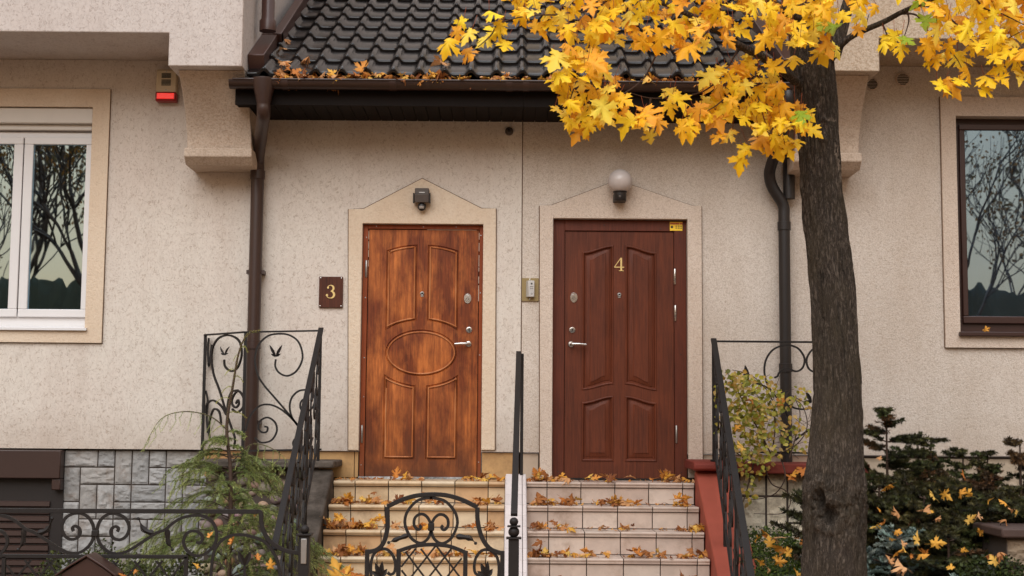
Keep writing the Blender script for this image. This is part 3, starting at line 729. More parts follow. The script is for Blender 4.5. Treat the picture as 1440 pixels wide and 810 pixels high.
# bracket board beside the pipe at the roof edge
# right downpipe with an offset elbow
xr = at(1103.5, 400, -.09).x; q1 = at(1084, 236, -.2)
g1 = at(1108, 125, -.698)
dp = downpipe(cat([(g1.x, -.698, g1.z-.03), (g1.x, -.69, g1.z-.12), (q1.x+.06, -.45, (g1.z+q1.z)/2), (q1.x+.008, -.18, q1.z+.03), (q1.x+.004, -.12, q1.z-.06), (q1.x+.035, -.10, q1.z-.15), (xr-.008, -.09, at(1100, 287, -.09).z), (xr, -.09, at(1103, 302, -.09).z)], 3)+[(xr, -.09, .5), (xr, -.09, .12)], .046, (at(1103, 318, -.09).z, .9), h4, M['pipe4'])
p2 = at(1110, 262, -.09)
m = MB(); m.tube([(p2.x, -.075, p2.z-.10), (p2.x, -.075, zS-.004)], .048, 16); m.build('waste_pipe', M['pipe4'], h4)
# ================================================================== plinth
def split_blocks(m, cells, fn, depth, rnd, base, var, gap=.012):
    """each block: a small grid pushed out unevenly"""
    for (u0, v0, u1, v1) in cells:
        n = 14; so = rnd.uniform(0, 50); c = rnd.uniform(1-var, 1+var*.6); tint = rnd.uniform(-.03, .03)
        col = (base[0]*c*(1+tint), base[1]*c, base[2]*c*(1-tint)); vs = []
        for j in range(n+1):
            for i in range(n+1):
                a, b = i/n, j/n; u = u0+gap/2+(u1-u0-gap)*a; v = v0+gap/2+(v1-v0-gap)*b
                edge = min(a, 1-a, b, 1-b); h = depth*(.55+.9*mnoise.fractal(V((u*14+so, v*24, so)), .7, 2.2, 5)) if edge > 0 else 0
                if 0 < edge < .12: h *= .75
                vs.append(fn(u, v, -max(h, 0)))
        m.add(vs, [(j*(n+1)+i, j*(n+1)+i+1, (j+1)*(n+1)+i+1, (j+1)*(n+1)+i) for j in range(n) for i in range(n)], col)
def ashlar(nu, nv, rnd, p2=.75):
    used = set(); out = []
    for j in range(nv):
        for i in range(nu):
            if (i, j) in used: continue
            opts = [(2, 1), (1, 2)]; rnd.shuffle(opts)
            if rnd.random() > p2: opts = []
            for w_, h_ in opts+[(1, 1)]:
                cs = [(i+a, j+b) for a in range(w_) for b in range(h_)]
                if all(c not in used and c[0] < nu and c[1] < nv for c in cs): used.update(cs); out.append((i, j, i+w_, j+h_)); break
    return out
rnd = random.Random(5)
xa, xb = at(88, 690, .05).x, -1.9
md = .137
nu = int((xb-xa)/md)+1; nv = int((PL-GZ)/md)+1
m = MB(); split_blocks(m, [(xa+i*md, PL-.01-(j+h)*md if False else PL-.01-(d)*md, xa+k*md, PL-.01-j*md) for i, j, k, d in ashlar(nu, nv, rnd) for h in (0,)], lambda u, v, h: (u, .05+h, v), .014, rnd, srgb(168,166,164), .16, .010)
sc3 = m.build('stone_cladding', M['stone'], h3, angle=20, recalc=False); 
m = MB(); m.box(-EX, xa-.001, .08, .3, GZ, PL); m.box(xa-.001, xb+md, .056, .3, GZ, PL-.001); m.build('plinth_base', M['mortar'], h3)
# basement window with a brown roller shutter
bx1 = at(88, 690, .0).x-.004; bx0 = bx1-1.6
m = MB(); m.box(bx0, bx1, .03, .079, GZ, PL-.006); B = m.build('basement_window', M['pipe4'], h3)
z1b = PL-.012; z2b = at(40, 673, -.07).z
m = MB(); m.box(bx0, bx1-.0, -.07, .028, z2b, z1b); m.box(bx1-.07, bx1+.002, -.055, .028, z2b-.09, z2b-.001); m.build('shutter_box', M['pipe'], B, bevel=.008)
m = MB(); zz = z2b-.18
while zz > GZ+.05: 
    m.yz([(.029, zz), (.012, zz-.006), (.010, zz-.04), (.029, zz-.052)], bx0, bx1-.1); zz -= .058
m.build('shutter_slat', M['pipe'], B)
# beige tiled plinth beside the doors
tc3 = [srgb(206,164,112), srgb(214,176,126), srgb(198,150,98), srgb(210,170,124)]
def plinth_tiles(m, xa, xb, z0, z1, Y, w_, rnd, cols):
    x = xa
    while x < xb-.01:
        e = min(x+w_, xb); c = rnd.choice(cols); k = rnd.uniform(.9, 1.06); m.box(x+.0025, e-.0025, Y, Y+.02, z0, z1, tuple(q*k for q in c)); x = e
for a, b in ((-2.45, D3[0]-.004), (D3[1]+.004, SX-.01)):
    m = MB(); plinth_tiles(m, a, b, .003, PL-.006, .028, .30, rnd, tc3); m.build('plinth_tile', M['tile'], h3, bevel=.002)
    m = MB(); m.box(a, b, .049, .3, GZ, PL-.008); m.build('plinth_backing', M['grout'], h3)
tc4 = [srgb(196,172,150), srgb(204,182,160), srgb(190,164,142)]
for a, b, c, d in ((SX+.01, at(758, 650, 0).x-.003, SX+.004, D4[0]), (at(988, 650, 0).x+.004, 2.75, D4[1], 2.75)):
    m = MB(); plinth_tiles(m, a, b, .003, PL-.012, .03, .35, rnd, tc4); m.build('plinth_tile', M['tile'], h4, bevel=.002)
    m = MB(); m.box(c, d, .051, .3, GZ, PL-.014); m.build('plinth_backing', M['grout'], h4)
m = MB(); x = 2.76
while x < EX: 
    c = rnd.uniform(.85, 1.05); split_blocks(m, [(x, PL-.66-.02, x+.33, PL-.02)], lambda u, v, h: (u, .05+h, v), .008, rnd, tuple(c*q for q in srgb(196,180,160)), .08, .016); x += .33
m.build('stone_cladding', M['stone'], h4, angle=20, recalc=False)
m = MB(); m.box(2.752, EX, .056, .3, GZ, PL-.014); m.build('plinth_base', M['mortar'], h4)
# ================================================================== fixtures on the walls
def fix(px, py, Y, name, label, c): 
    p = at(px, py, Y); return thing(name, p, label, c), p
# alarm siren box
t, p = fix(233, 120, -.0, 'alarm_siren', 'cream alarm siren box with a lit red lens under the upper storey', 'alarm siren')
x0, x1, z0, z1 = rect(219, 97, 248, 142, -.08)
zr = at(233, 129.5, -.08).z
m = MB(); m.yz([(-.001, zr+.001), (-.075, zr+.001), (-.082, zr+.03), (-.075, z1-.01), (-.06, z1), (-.001, z1)], x0+.002, x1-.002); b = m.build('housing', M['creamp'], t, bevel=.006)
m = MB(); m.yz([(-.001, z0), (-.075, z0), (-.088, z0+.012), (-.088, zr-.004), (-.08, zr), (-.001, zr)], x0, x1); m.build('lamp_rim', M['redd'], t, bevel=.008)
m = MB(); m.box(x0+.014, x1-.014, -.0915, -.086, z0+.016, zr-.010); m.build('lens', M['red'], t, bevel=.004)
m = MB(); xm = (x0+x1)/2
for k in range(10):
    if k != 5: m.box(xm-.038, xm+.038, -.0835, -.0795, zr+.055+k*.0105, zr+.0605+k*.0105)
m.build('louvre', M['blackp'], t)
m = MB()
for zq in (z1-.02, zr+.02): m.lathe((xm, -.0805, zq), [(.0005, -.002), (.005, -.001), (.005, .004)], 10, 'y')
m.build('screw', M['steel'], t)
# motion sensor light over door 3
t, p = fix(593, 280, -.02, 'sensor_light', 'dark grey floodlight with motion sensor above the worn orange door', 'wall light')
x0, x1, z0, z1 = rect(581, 266, 605, 285, -.10)
m = MB(); m.box(x0+.012, x1-.012, -.085, -.0205, z0+.02, z1+.012); m.yz([(-.03, z0+.012), (-.105, z0), (-.115, z0+.07), (-.04, z0+.085)], x0+.008, x1-.008); m.build('housing', M['greyp'], t, bevel=.006)
m = MB(); m.yz([(-.035, z0+.004), (-.112, z0-.006), (-.122, z0+.074), (-.05, z0+.088)], x0, x0+.007); m.yz([(-.035, z0+.004), (-.112, z0-.006), (-.122, z0+.074), (-.05, z0+.088)], x1-.007, x1); m.build('lamp_hood', M['blackp'], t)
m = MB(); xm = (x0+x1)/2; m.box(xm-.022, xm+.022, -.090, -.085, z1-.028, z1-.021); m.build('bracket_slot', M['steel'], t)
zq = at(594, 290.5, -.07).z
m = MB(); m.ball((xm, -.062, zq), (.035, .036, .035), 20); m.box(xm-.014, xm+.014, -.06, -.0205, zq+.01, zq+.045); m.build('sensor_head', M['blackp'], t)
m = MB(); m.add([V((xm+.037*math.sin(a)*math.cos(e), -.062-.037*math.cos(a)*math.cos(e), zq-.006+.037*math.sin(e))) for e in (R(-22), R(-5), R(12)) for a in [R(-32+8*i) for i in range(9)]], [(r_*9+i, r_*9+i+1, (r_+1)*9+i+1, (r_+1)*9+i) for r_ in range(2) for i in range(8)]); m.build('sensor_window', plain('pearly lens', srgb(150,140,132), .4), t)
# globe lamp over door 4
t, p = fix(872, 278, -.026, 'globe_lamp', 'milky glass globe lamp on a black holder above the dark red door', 'wall light')
gc = at(872, 255, -.13); m = MB(); m.ball(gc, .098, 36); m.build('globe', M['globe'], t)
zq = at(872, 277.5, -.1).z
m = MB(); m.lathe((gc.x, -.13, zq-.035), [(.001, 0), (.046, 0), (.050, .006), (.050, .066), (.058, .07), (.058, .078), (.001, .078)], 24); m.box(gc.x-.05, gc.x+.05, -.13, -.0265, zq-.034, zq+.03); m.build('lamp_holder', M['blackp'], t, bevel=.006)
m = MB(); m.lathe((gc.x-.005, -.182, zq-.005), [(.001, -.003), (.009, -.002), (.011, .004)], 12, 'y'); m.build('screw', M['greyp'], t)
# small dome sensor under the soffit
t, p = fix(716, 185, 0, 'small_sensor', 'tiny dark round sensor on the plaster under the eaves at the house joint', 'sensor')
m = MB(); m.lathe((p.x, -.0, p.z), [(.001, -.045), (.016, -.044), (.020, -.03), (.032, -.026), (.034, -.001)], 20, 'y'); m.build('housing', M['greyp'], t)
m = MB(); m.ball((p.x, -.046, p.z), (.012, .007, .012), 12); m.build('lens', M['blackp'], t)
# house number plaque
t, p = fix(465, 410, 0, 'house_number', 'dark wooden plaque with a gold numeral 3 beside the worn door', 'house number')
x0, x1, z0, z1 = rect(448.5, 389, 482, 432.5, -.02)
m = MB(); m.box(x0, x1, -.02, -.001, z0, z1); m.build('plate', M['plaque'], t, bevel=.003)
three(((x0+x1)/2, (z0+z1)/2+.003), .108, -.020, t)
m = MB()
for a in (x0+.012, x1-.012):
    for b in (z0+.012, z1-.012): m.lathe((a, -.0205, b), [(.0005, -.003), (.005, -.002), (.006, .002)], 10, 'y')
m.build('screw', M['chrome'], t)
# door intercom
t, p = fix(746, 407, .006, 'intercom', 'silver intercom on an olive backing plate between the two doors', 'intercom')
x0, x1, z0, z1 = rect(733.8, 391, 757.5, 423.5, -.006)
m = MB(); m.box(x0, x1, -.008, .005, z0, z1); m.build('backing_plate', M['olive'], t, bevel=.002)
a0, a1, c0, c1 = rect(741, 394.5, 751.5, 417.5, -.045)
m = MB(); m.prism([(a0-.008, -.0085, c0), (a0+.012, -.052, c0), (a1, -.052, c0), (a1, -.0085, c0)], (0, 0, c1-c0)); m.build('housing', plain('silver plastic', srgb(196,194,192), .35, .3), t, bevel=.004)
xm = (a0+a1)/2+.008
m = MB(); m.lathe((xm, -.0525, c1-.026), [(.001, -.002), (.007, -.002), (.008, .002)], 14, 'y'); m.build('camera_eye', M['blackp'], t)
m = MB()
for zq in (c1-.05, c1-.066):
    for k in range(3): m.box(xm-.012+k*.009, xm-.006+k*.009, -.0535, -.0515, zq-.003, zq+.003)
m.build('speaker_grille', M['greyp'], t)
m = MB(); m.lathe((xm, -.0525, c0+.026), [(.001, -.003), (.007, -.003), (.009, .001)], 14, 'y'); m.build('call_button', M['steel'], t)
m = MB()
for zq in (z0+.015, z1-.012): m.lathe((xm-.014, -.0085, zq), [(.0005, -.003), (.005, -.002), (.006, .002)], 10, 'y')
m.build('screw', M['chrome'], t)
# ================================================================== stairs
XA, XM0, XM1, XB = -1.35, -.037, .118, 1.405
TR, RI, Y0 = .28, .165, -.5
def flight(xa, xb, label, cols, joints_px, jw, double):
    t = thing('staircase', ((xa+xb)/2, Y0, GZ), label, 'stairs'); rnd = random.Random(int(xa*100)+7)
    j0 = at(joints_px, 690, Y0).x
    xs = [xa]; x = j0
    while x-jw > xa+.03: x -= jw
    while x < xb-.03: xs.append(x); x += jw
    xs.append(xb)
    for k in range(7):
        yn = Y0-TR*k; zt = -RI*k; yb = -.0275 if k == 0 else yn+TR+.03
        m = MB(); m.box(xa+.001, xb-.001, yn+.03, yb, zt-RI-(.0 if k < 6 else -.005)+.002, zt-.008)
        S = m.build('step', M['grout'], t)
        m = MB(); 
        for a, b in zip(xs, xs[1:]):
            c = rnd.choice(cols); q = rnd.uniform(.86, 1.08); c1 = tuple(v*q for v in c)
            a2, b2 = a+.0035, b-.0035
            # nosing tile: rounded lip
            prof = [(yn+.035, zt-.003), (yn+.012, zt)] + [(yn+.010-.022*math.sin(R(18*i)), zt-.018+.018*math.cos(R(18*i))) for i in range(1, 10)] + [(yn-.008, zt-.038), (yn+.006, zt-.041), (yn+.02, zt-.041)]
            if double: prof = [(yn+.035, zt-.003), (yn+.012, zt)] + [(yn+.006-.012*math.sin(R(18*i)), zt-.012+.012*math.cos(R(18*i))) for i in range(1, 8)] + [(yn-.004, zt-.020), (yn+.002, zt-.024), (yn+.001, zt-.034), (yn+.005, zt-.040), (yn+.02, zt-.041)]
            m.yz(prof, a2, b2, c1)
            y = yn+.038
            while y < yb-.01:
                e = min(y+.22, yb); m.box(a2, b2, y, e-.003, zt-.0075, zt-.003, c1); y = e
            c = rnd.choice(cols); q = rnd.uniform(.92, 1.1); m.box(a2, b2, yn+.018, yn+.029, zt-RI+.004, zt-.046, tuple(v*q for v in c))
        m.build('step_tile', M['tile'], S, bevel=.0015, seg=1)
    return t
flight(XA, XM0-.003, 'beige tiled steps leading up to the worn orange door 3', [srgb(212,184,148), srgb(220,196,162), srgb(214,188,152), srgb(200,164,124), srgb(222,202,172)], 546, .2535, False)
flight(XM1+.003, XB-.003, 'pinkish grey tiled steps leading up to the dark red door 4', [srgb(202,182,168), srgb(210,192,178), srgb(196,174,160), srgb(206,186,172)], 817, .2585, True)
# tiled curb between the flights
SL = RI/TR
zc = lambda y, z0: z0-(Y0-y)*SL if y < Y0 else z0
t = thing('dividing_curb', ((XM0+XM1)/2, Y0, GZ), 'sloping white tiled curb dividing the two flights of steps', 'curb wall')
m = MB(); yb = -2.55; m.yz([(-.46, .045), (Y0, .045), (yb, zc(yb, .045)), (yb, GZ), (-.46, GZ)], XM0+.004, XM1-.004); m.build('core', M['grout'], t)
m = MB(); rnd = random.Random(4); y = Y0; k = 0; c0 = srgb(216,206,204)
xj = at(734, 700, Y0).x
while y > yb:
    e = max(y-.118, yb)
    for a, b in ((XM0, xj), (xj, XM1)):
        q = rnd.uniform(.93, 1.04); m.yz([(y-.002, zc(y-.002, .046)), (e+.002, zc(e+.002, .046)), (e+.002, zc(e+.002, .056)), (y-.002, zc(y-.002, .056))], a+.002, b-.002, tuple(v*q for v in c0))
    y = e
for a, b in ((XM0, xj), (xj, XM1)): m.box(a+.002, b-.002, -.45, Y0+.004, .046, .056, c0)
y = Y0+.0
for side, xx in ((0, XM0), (1, XM1)):
    y = -.46
    while y > yb:
        e = max(y-.2, yb); m.yz([(y-.002, zc(y-.002, .044)), (e+.002, zc(e+.002, .044)), (e+.002, GZ), (y-.002, GZ)], xx-.003 if side == 0 else xx-.004, xx+.004 if side == 0 else xx+.003, c0); y = e
m.build('curb_tile', M['ctile'], t, bevel=.002)
# ---- left: landing wall of river pebbles with a slab, and the weathered sloping parapet
XL1 = at(276, 655, -.5).x
t = thing('landing_wall', (-1.9, -.4, GZ), 'pebble faced landing wall under a mossy concrete slab, beside the steps', 'wall')
m = MB(); m.box(XL1+.06, -1.53, -.42, .027, GZ, .088); W_ = m.build('mortar', M['mortar'], t)
m = MB(); rnd = random.Random(8); pts = []; cols = [srgb(160,128,104), srgb(148,136,124), srgb(122,110,100), srgb(182,156,130), srgb(156,146,138), srgb(136,108,92), srgb(140,142,136), srgb(190,172,154)]
for _ in range(4000):
    x = rnd.uniform(XL1+.06, -1.52); z = rnd.uniform(-.85, .07); r = rnd.choice((.03, .038, .046, .056))
    if all((x-a)**2+(z-b)**2 > ((r+c)*.93)**2 for a, b, c in pts): pts.append((x, z, r))
    if len(pts) > 300: break
for x, z, r in pts:
    n0 = len(m.v); m.ball((x, -.42, z), (r*rnd.uniform(.95, 1.25), r*.75, r*rnd.uniform(.8, 1.0)), 12, tuple(v*rnd.uniform(.7, 1.1) for v in rnd.choice(cols)))
    a = rnd.uniform(-.7, .7); ca, sa = math.cos(a), math.sin(a); s0 = rnd.uniform(0, 90)
    for i in range(n0, len(m.v)):
        q = m.v[i]; dx, dz = q.x-x, q.z-z; k = 1+.18*mnoise.noise(V((dx*14+s0, q.y*14, dz*14))); m.v[i] = V((x+(dx*ca-dz*sa)*k, q.y, z+(dx*sa+dz*ca)*k))
m.build('pebble', M['pebble'], t)
m = MB(); m.box(XL1, -1.345, -.56, .027, .092, .145, srgb(128,118,110)); m.build('coping_slab', M['slab'], t, bevel=.012)
def parapet(xa, xb, ztop, yend, label, mat, cap, capm):
    t = thing('stair_parapet', ((xa+xb)/2, Y0, GZ), label, 'parapet') if cap else None
    m = MB(); n = 24; ys = [-.50-(abs(yend)-.50)*i/n for i in range(n+1)]
    m.yz([(-.43, ztop-.03)]+[(y, zc(y, ztop)) for y in ys]+[(yend, GZ), (-.43, GZ)], xa, xb, srgb(112,102,94)); o = m.build('wall' if cap else 'stair_parapet', M[mat], t, bevel=.012, org=None if cap else ((xa+xb)/2, Y0, GZ))
    if not cap: tag(o, label, 'parapet')
    if cap: 
        m = MB(); m.yz([(-.52, .10), (-.60, .095), (-.625, .11), (-.625, .145), (-.60, .162), (-.03, .17), (-.03, .10)], xa-.025, xb+.01); m.build('cap', M[capm], t, bevel=.008)
    return t
parapet(-1.53, -1.355, .085, -2.55, 'weathered dark concrete parapet sloping beside the beige steps', 'slab', False, None)
parapet(1.41, 1.69, .10, -2.75, 'sloping parapet painted brick red beside the pinkish grey steps', 'redcop', True, 'redcopd')
# ---- right: landing wall of pale stone with a red coping
t = thing('landing_wall', (2.2, -.4, GZ), 'pale split stone landing wall under a red coping, behind the tree trunk', 'wall')
xe = at(1221, 655, -.5).x
m = MB(); m.box(1.70, xe-.03, -.40, .027, GZ, .07); m.build('core', M['mortar'], t)
m = MB(); rnd = random.Random(12); base = srgb(240,228,204); x = at(1049, 700, -.45).x-.17
lay = []; 
for (a, b, c, d) in [(1040,665,1078,698),(1040,698,1078,752),(1078,665,1108,698),(1078,698,1108,752),(1108,665,1136,736),(1108,736,1136,770),(1136,665,1170,700),(1136,700,1200,752),(1170,665,1222,700),(1040,752,1108,800),(1108,770,1222,800),(1136,752,1222,770)]:
    x0, x1, z0, z1 = rect(a, b, c, d, -.42); lay.append((x0, z0, x1, z1))
split_blocks(m, lay, lambda u, v, h: (u, -.401+h, v), .016, rnd, base, .08, .016); m.build('stone_cladding', M['stone'], t, angle=20, recalc=False)
m = MB(); m.box(1.69+.015, xe, -.56, .027, .075, .155); m.build('coping', M['redcopd'], t, bevel=.012)
# ================================================================== wrought iron
NY = V((0, -1, 0))
def fresh(m):
    if isinstance(m, Parts): m.new()
def trace(m, pts, Y=None, P=None, N=None, w=.014, t=.014, n=5, closed=False, taper=None):
    fresh(m)
    if P is None: P = V((0, Y, 0)); N = NY
    q = [on(x, y, P, N) for x, y in pts]; q = cat(q, n, closed)
    m.bar(q, w, t, N, closed)
def leafblade(m, tip, base, wd, P, N, th=.006, bulge=.01, one=False):
    if not one: fresh(m)
    a, b = on(*base, P, N), on(*tip, P, N); d = b-a; s = d.cross(N).normalized()*wd
    prof = [(0, .12), (.2, .7), (.45, 1), (.7, .75), (.88, .35), (1, .02)]
    L = [a+d*f+s*k+N*(bulge*math.sin(f*3)) for f, k in prof]; C = [a+d*f+N*(bulge*math.sin(f*3)-.008*k) for f, k in prof]; Q = [a+d*f-s*k+N*(bulge*math.sin(f*3)) for f, k in prof]
    n = len(prof)
    for i in range(n-1):
        for A, B in ((L, C), (C, Q)):
            m.prism([A[i], A[i+1], B[i+1], B[i]], N*-th)
def tulip(m, px, py, P, N, s=1.0):
    fresh(m)
    for dx, dy in ((-9, -14), (9, -14), (-7, -2), (7, -2)):
        leafblade(m, (px+dx*s*.95, py+dy*s), (px, py+2*s), .011*s if abs(dy) > 3 else .008*s, P, N, one=True)
C2 = lambda pts: [(x/3.857+200, y/3.857+430) for x, y in pts]
# ---------------------------------- left railing
t = thing('iron_railing', (-1.48, -.5, .12), 'black scrolled railing on the pebble wall, running down beside the beige steps', 'railing')
Pf = V((0, -.5, 0))
pA = at(345.5, 467, -.5); pB = at(451, 465, -.5); pW = at(289, 471, -.05)
m = MB(); m.bar([pA, pB], .035, .012, (0, 0, 1)); m.bar([pA, pW], .035, .012, (0, 0, 1))
pS = V((pB.x, pB.y-.01, pB.z+.004)); pE = on(392, 775, V((-1.385, 0, 0)), V((1, 0, 0)))
pE = V((-1.385, -2.98, pS.z-(2.98-.51)*SL))
m.bar([pS+V((0, .03, .016)), pE], .040, .014, (0, 0, 1)); m.build('top_rail', M['iron'], t, bevel=.002)
for p, zb in ((pA, .145), (pB, .145), (pW, .12)): m = MB(); m.box(p.x-.011, p.x+.011, p.y-.011, p.y+.011, zb, p.z-.006); m.build('post', M['iron'], t, bevel=.002)
for y in (-1.3, -2.1): 
    f = (y-pS.y)/(pE.y-pS.y); x = pS.x+(pE.x-pS.x)*f; zt = pS.z+(pE.z-pS.z)*f; m = MB(); m.box(x-.010, x+.010, y-.010, y+.010, zt-.86-.12, zt); m.build('post', M['iron'], t, bevel=.002)
m = Parts()
trace(m, C2([(725,290),(722,330),(745,365),(790,380),(840,350),(870,280),(850,200),(800,160),(740,152),(680,165),(630,215),(612,290),(625,370),(660,430),(720,500),(780,570),(830,630),(870,680)]), -.5)
trace(m, C2([(560,680),(580,610),(610,565),(650,538),(700,538),(750,560),(800,600),(850,655)]), -.5)
trace(m, C2([(662,655),(680,660),(675,683),(650,686),(632,665),(640,625),(680,606),(720,632),(730,680),(700,730),(645,742),(610,715)]), -.5)
trace(m, C2([(893,525),(875,508),(858,530),(862,562),(890,575),(925,550),(935,500),(900,460),(850,462),(812,498),(800,550),(815,610),(860,670)]), -.5)
trace(m, C2([(845,735),(830,722),(818,745),(830,772),(862,775),(890,745)]), -.5)
m.build('scroll', M['iron'], t)
m = MB(); m.bar([at(347, 634, -.5), at(452, 632, -.5)], .014, .014, NY); m.build('lower_rail', M['iron'], t)
m = Parts(); q = C2([(725,268)])[0]; tulip(m, q[0], q[1], Pf, NY, 1.05); m.build('flower', M['iron'], t)
dN = (pW-pA); No = V((dN.y, -dN.x, 0)).normalized(); No = No if No.y < 0 else -No
m = Parts()
tr = lambda pts: trace(m, C2(pts), P=pA, N=No)
tr([(445,292),(450,330),(485,355),(520,330),(540,260),(525,190),(470,160),(410,180),(378,250),(385,360),(420,460),(450,560),(480,650),(503,720),(495,775)])
tr([(508,530),(520,512),(524,535),(505,552),(487,530),(492,495),(520,462),(548,495),(548,548),(515,578),(488,560)])
tr([(520,458),(485,468),(466,520),(462,590),(470,630)])
tr([(345,585),(350,535),(385,513),(430,545),(455,590)]); tr([(368,735),(362,650),(385,565),(418,575),(428,640)])
m.build('scroll', M['iron'], t)
m = Parts(); q = C2([(448,262)])[0]; tulip(m, q[0], q[1], pA, No, .75); m.build('flower', M['iron'], t)
# wall side stub panel
m = Parts(); tp = pW
for pts in ([(362,175),(356,240),(362,330),(372,250),(378,210)], [(345,460),(356,520),(350,600),(356,690)]): trace(m, C2(pts), -.04)
m.build('scroll', M['iron'], t)
def stair_scrolls(pS, pE, t, y_from, y_to, flip):
    """C and S scrolls filling the sloping panel under a hand rail; the panel is a vertical plane through the rail"""
    d = (pE-pS); L = V((d.x, d.y, 0)).length; hd = V((d.x, d.y, 0)).normalized(); N = V((-hd.y, hd.x, 0)); N = N if abs(N.x) else V((1, 0, 0))
    def W(a, b): return pS+hd*a+V((0, 0, d.z/L*a-b))     # a along the run, b below the rail
    m = MB()
    def sp(ca, cb, r, a0, turns, sgn, r1=.25):
        n = int(20*turns); return [W(ca+(r*(1-(1-r1)*i/n))*math.cos(a0+sgn*2*math.pi*turns*i/n), cb+(r*(1-(1-r1)*i/n))*math.sin(a0+sgn*2*math.pi*turns*i/n)) for i in range(n+1)]
    a = .13
    while a < L-.2:
        for ca, cb, r, a0, s in ((a, .14, .115, .5, 1), (a+.12, .40, .13, 2.6, -1), (a, .66, .11, 4.0, 1)):
            m = MB(); m.bar(sp(ca, cb, r, a0, 1.6, s), .013, .013, N); m.build('scroll', M['iron'], t)
        m = MB(); m.bar(cat([W(a-.06, .04), W(a+.1, .25), W(a+.02, .5), W(a+.12, .8)], 8), .013, .013, N); m.build('scroll', M['iron'], t); a += .36
    m = MB(); m.bar([W(.02, .84), W(L-.05, .84)], .016, .016, N)
    m.build('lower_rail', M['iron'], t)
stair_scrolls(pS, pE, t, 0, 0, 1)
# ---------------------------------- middle hand rail
t = thing('hand_rail', (.04, -.5, .06), 'plain dark handrail rising over the white tiled curb between the flights', 'handrail')
a = at(729.5, 496, -.52); b = at(723, 724, -2.98)
m = MB(); m.bar([a+V((0, .02, .004)), b], .040, .022, (0, 0, 1)); m.build('top_rail', M['iron'], t, bevel=.003)
m = MB(); x = at(734, 560, -.5).x; m.box(x-.012, x+.012, -.515, -.489, .05, a.z-.006); m.box(x-.014, x-.03, -.51, -.495, .55, .575); m.build('post', M['iron'], t, bevel=.003)
# ---------------------------------- right railing
C3 = lambda pts: [(x/4.05+960, y/4.05+460) for x, y in pts]
t = thing('iron_railing', (1.54, -.5, .15), 'black scrolled railing with a vine growing through it, beside the red parapet', 'railing')
pA = at(1004, 480, -.5); pB = at(1145, 484, -.5); xq = at(1186, 484, -.5).x
m = MB(); m.bar([pA, V((xq, -.5, pA.z))], .034, .014, (0, 0, 1)); m.bar([V((xq, -.5, pA.z)), V((xq, -.02, pA.z))], .034, .014, (0, 0, 1))
pS = V((pA.x, -.51, pA.z+.004)); pE = V((1.395, -3.1, pS.z-(3.1-.51)*SL)); m.bar([pS+V((0, .03, .016)), pE], .044, .014, (0, 0, 1)); m.build('top_rail', M['iron'], t, bevel=.002)
m = MB(); m.box(pA.x-.016, pA.x+.016, -.516, -.484, .165, pA.z-.006); m.box(pA.x-.03, pA.x+.03, -.53, -.47, .165, .18); m.build('post', M['iron'], t, bevel=.002)
m = MB(); m.box(xq-.012, xq+.012, -.512, -.488, .15, pA.z-.006); m.build('post', M['iron'], t, bevel=.002)
for y in (-1.35, -2.2, -3.09):
    f = (y-pS.y)/(pE.y-pS.y); x = pS.x+(pE.x-pS.x)*f; zt = pS.z+(pE.z-pS.z)*f; m = MB(); m.box(x-.011, x+.011, y-.011, y+.011, max(zt-1.0, GZ), zt); m.build('post', M['iron'], t, bevel=.002)
m = Parts()
lp = C3([(522,288),(540,280),(548,262),(570,243),(605,240),(650,252),(685,228),(693,175),(655,120),(590,103),(520,125),(477,180),(465,250),(480,320),(512,375)])
trace(m, lp, -.5, n=6); cx = 700/4.05+960
trace(m, [(2*cx-x, y+.8) for x, y in lp], -.5, n=6)
trace(m, C3([(300,340),(340,325),(390,318),(440,326),(490,350),(512,375)]), -.5); trace(m, C3([(512,375),(560,430),(600,520)]), -.5)
trace(m, C3([(600,440),(640,462),(690,468),(740,460)]), -.5); trace(m, C3([(640,645),(690,605),(740,570),(780,500)]), -.5)
m.build('scroll', M['iron'], t)
m = MB(); m.bar([at(1015, 635, -.5), at(1190, 638, -.5)], .014, .014, NY); m.build('lower_rail', M['iron'], t)
m = Parts(); Pf = V((0, -.5, 0)); q = C3([(355,215),(372,310),(345,265),(700,365),(735,430),(715,400)])
leafblade(m, q[0], q[1], .02, Pf, NY); leafblade(m, q[2], q[1], .014, Pf, NY); leafblade(m, q[3], q[4], .016, Pf, NY); leafblade(m, C3([(692,420)])[0], q[4], .013, Pf, NY); m.build('leaf_ornament', M['iron'], t)
stair_scrolls(pS, pE, t, 0, 0, -1)
# ================================================================== front fence, gate, posts
YG = -3.0; Pg = V((0, YG, 0))
t = thing('iron_fence', (-2.3, YG, GZ), 'low black iron fence with scrolls and lattice, joined to the small gate', 'fence')
g = lambda x, y: at(x, y, YG)
m = MB(); m.bar([g(-240, 717), g(362, 719.5)], .026, .020, NY); 
q = [g(x, y) for x, y in [(362,719),(367,722),(368,738),(376,757),(392,770),(408,776),(422,777.5)]]; m.bar(cat(q, 6), .024, .018, NY); m.build('top_rail', M['iron'], t, bevel=.003)
m = MB(); m.bar([g(-240, 781), g(264, 783)], .022, .018, NY); m.build('lower_rail', M['iron'], t, bevel=.002)
zb = GZ+.12
for x in (-78, 6, 262, -238):
    m = MB(); p = g(x, 781); m.box(p.x-.011, p.x+.011, YG-.009, YG+.009, zb-.12, p.z-.008 if x != -238 else p.z+.27); m.build('post', M['iron'], t)
c4 = lambda pts: [(x/4.8, y/4.8+700) for x, y in pts]
S1 = c4([(792,228),(800,208),(783,194),(757,206),(748,240),(770,275),(818,282),(858,250),(872,195),(845,138),(790,110),(730,112),(680,150),(655,220),(672,305),(740,368),(820,374),(900,338)])+[(219,750),(232,745),(244,735),(257,728),(272,725)]
